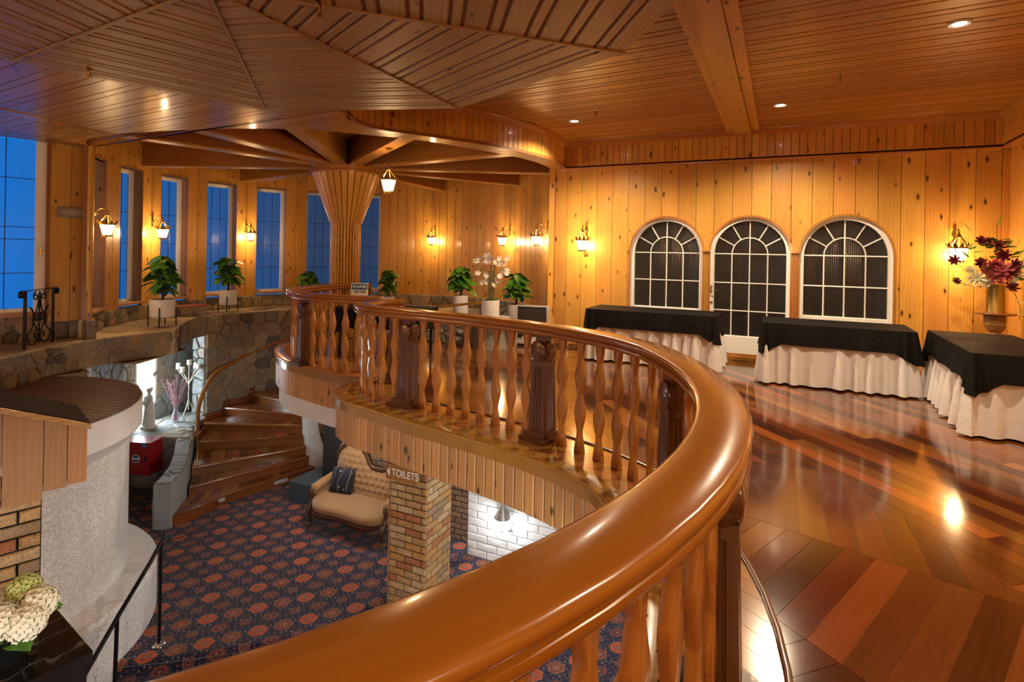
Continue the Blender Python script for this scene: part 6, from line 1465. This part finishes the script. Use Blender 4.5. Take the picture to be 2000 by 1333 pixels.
M().lathe([(.001, 0), (.065, 0), (.075, .06), (.07, .15), (.04, .24), (.032, .29), (.055, .32), (.05, .32), (.028, .29), (.036, .24), (.064, .15), (.066, .06), (.05, .012), (.001, .012)], 18).obj('glass', CLEAR, gv, smooth=60)
m = M(); r = random.Random(3)
for i in range(40): m.sph((r.uniform(-.035, .035), r.uniform(-.035, .035), r.uniform(.03, .15)), .013, 5, 4)
o = m.obj('pink_pebbles', PETALP, gv); o['kind'] = 'stuff'
m = M(); mb = M()
for i in range(15):
    a = i*2.4; l = r.uniform(.75, 1.0); tip = Vector((math.cos(a)*.34*r.uniform(.35, 1), math.sin(a)*.16, l*.92)); P = spline([Vector((0, 0, .05)), Vector((tip.x*.12, tip.y*.12, .3)), Vector((tip.x*.55, tip.y*.5, .3+(tip.z-.3)*.5)), tip], 5)
    m.tube(P, .0045, 4)
    for p in P[7:]:
        for _ in range(4): mb.sph(p+Vector((r.uniform(-.03, .03), r.uniform(-.03, .03), r.uniform(-.03, .03))), r.uniform(.005, .008), 5, 3)
m.obj('branches', plain('grey_twig', (.35, .25, .22), .7), gv); o = mb.obj('blossoms', PINKB, gv); o['kind'] = 'stuff'
cs_ = thing('candle_stand', 'tall ivory iron candelabra with five white pillar candles', 'candelabra', (-6.72, 11.80, -1.90))
M().tube([Vector((0, 0, .12)), Vector((0, 0, .72)), Vector((0, 0, 1.06))], .010, 7).obj('stem', IVORY, cs_, smooth=60)
for k in range(3):
    a = k*2*pi/3+.4; M().tube(spline([Vector((0, 0, .34)), Vector((.05*math.cos(a), .05*math.sin(a), .22)), Vector((.15*math.cos(a), .15*math.sin(a), .05)), Vector((.22*math.cos(a), .22*math.sin(a), .008))], 4), .009, 6).obj('foot', IVORY, cs_, smooth=60)
for (x, y, z, h_) in ((-.215, -.02, .98, .125), (-.105, -.06, .93, .10), (0, 0, 1.07, .10), (.11, .05, .99, .13), (.205, -.01, .995, .09)):
    if abs(x) > .01: M().tube(spline([Vector((0, 0, .66)), Vector((x*.35, y*.35, .78)), Vector((x*.8, y*.8, .90)), Vector((x*1.02, y, z-.03)), Vector((x, y, z))], 4), .008, 6).obj('arm', IVORY, cs_, smooth=60)
    M().lathe([(.001, 0), (.045, 0), (.048, .01), (.001, .012)], 14, (x, y, z)).obj('drip_pan', IVORY, cs_); M().lathe([(.001, .012), (.043, .012), (.043, h_), (.001, h_)], 16, (x, y, z)).obj('candle', CANDLE, cs_, smooth=40)
# small stone step with a terracotta top by the third window
ss = thing('stone_step', 'small stone step with terracotta top against the skirt', 'stone step', (-6.78, 11.85, ZL), math.radians(55))
M().box((0, 0, .09), (.62, .28, .18)).obj('core', MORT, ss); M().box((0, 0, .195), (.66, .32, .03)).obj('tile_top', plain('terracotta', (.34, .11, .05), .7, nz=30, vary=.2), ss)
for k in range(6): M().cbox((0, 0, 0), (.09, .02, .15), .012).obj('stone', STONE, ss, loc=(-.26+.104*k, -.142, .09), rot=(0, 0, pi))
# ------------------------------------------------------------------ black tube handrail by the drum
bh_ = thing('metal_handrail', 'black tube handrail descending past the white drum', 'handrail', (-3.90, 6.35, LOW)); b0 = Vector((-3.90, 6.35, LOW))
M().tube([Vector(q)-b0 for q in ((-3.93, 6.50, -1.64), (-3.92, 6.47, -1.63), (-3.90, 6.36, -1.68), (-3.885, 6.15, -1.79), (-3.88, 5.65, -2.05), (-3.87, 5.1, -2.36), (-3.86, 4.4, -2.72))], .022, 10).obj('rail', BLACKM, bh_, smooth=60)
M().tube([Vector((0, 0, 0)), Vector((0.0, 0, 1.17))], .019, 10).obj('post', BLACKM, bh_, smooth=60)
M().tube([Vector((.02, -.75, -.17)), Vector((.02, -.72, .80))], .019, 10).obj('post', BLACKM, bh_, smooth=60)
M().box((0, 0, .006), (.11, .11, .012)).obj('foot_plate', CHROME, bh_)
for dx_ in (-.04, .04):
    for dy_ in (-.04, .04): M().lathe([(.009, .01), (.009, .022)], 6, (dx_, dy_, 0)).obj('bolt', CHROME, bh_)
M().tube([Vector((0, 0, .012)), Vector((0, 0, .04))], .026, 10).obj('collar', CHROME, bh_)
# ------------------------------------------------------------------ black marble plinth, black bowl, hydrangeas
md = Vector((.81, -.586, 0)); ma = math.atan2(md.y, md.x)
mp_ = thing('marble_plinth', 'black veined marble plinth under the hydrangea bowl', 'plinth', (-2.79, 3.17, LOW-.17), ma); hz_ = -.66-(LOW-.17)
M().box((0, 0, hz_/2-.1), (.52, .50, hz_-.2)).obj('shaft', MARBLE, mp_); M().box((0, 0, hz_-.14), (.57, .56, .12)).obj('lower_slab', MARBLE, mp_); M().box((0, 0, hz_-.04), (.62, .60, .08)).obj('top_slab', MARBLE, mp_)
bo = thing('black_bowl', 'glossy black flower bowl on the marble plinth', 'bowl', (-2.80, 3.12, -.66))
M().lathe([(.001, 0), (.16, 0), (.165, .012), (.12, .02), (.13, .05), (.165, .13), (.185, .20), (.175, .20), (.15, .12), (.001, .06)], 28).obj('body', plain('black_glaze', (.008, .008, .008), .08), bo, smooth=50)
hy = thing('hydrangeas', 'cream and pale green hydrangea heads in the black bowl', 'flowers', (-2.80, 3.12, -.46))
def hydra(R_, mat, seed):
    r = random.Random(seed); m = M()
    for i in range(150):
        z = 1-2*(i+.5)/150; a = i*2.39996; q = math.sqrt(1-z*z); n_ = Vector((q*math.cos(a), q*math.sin(a), z))
        if z < -.6: continue
        c = n_*R_*r.uniform(.92, 1.05); t1 = n_.orthogonal().normalized(); t2 = n_.cross(t1); s_ = R_*.19; b = r.uniform(0, 1.5)
        for k in range(4):
            A = b+k*pi/2; d1 = t1*math.cos(A)+t2*math.sin(A); d2 = t1*math.cos(A+.75)+t2*math.sin(A+.75); d3 = t1*math.cos(A-.75)+t2*math.sin(A-.75)
            m.add([c, c+d3*s_*.75+n_*s_*.15, c+d1*s_*1.1+n_*s_*.25, c+d2*s_*.75+n_*s_*.15], [(0, 1, 2, 3)])
    m.sph((0, 0, 0), R_*.8, 12, 8); return m.mesh('flower_head', mat)
H1, H2, H3 = hydra(.095, HYD, 1), hydra(.08, HYDG, 2), hydra(.085, plain('white_hydrangea', (.85, .84, .75), .7, nz=90, vary=.15), 3)
for msh, p in ((H1, (.05, -.05, .06)), (H1, (.14, .08, .08)), (H2, (.03, .12, .14)), (H3, (-.08, -.08, .05)), (H3, (-.10, .08, .07)), (H1, (.16, -.02, .04)), (H3, (.02, -.14, .0))): link('flower_head', msh, hy, p)
for a, z in ((.9, .03), (-.4, .0), (.5, .10), (2.2, .05), (-1.2, 0)): o = link('leaf', LEAVES[0], hy, (.10*math.cos(a), .10*math.sin(a), z), (.2, .1, a)); o.scale = (.95,)*3
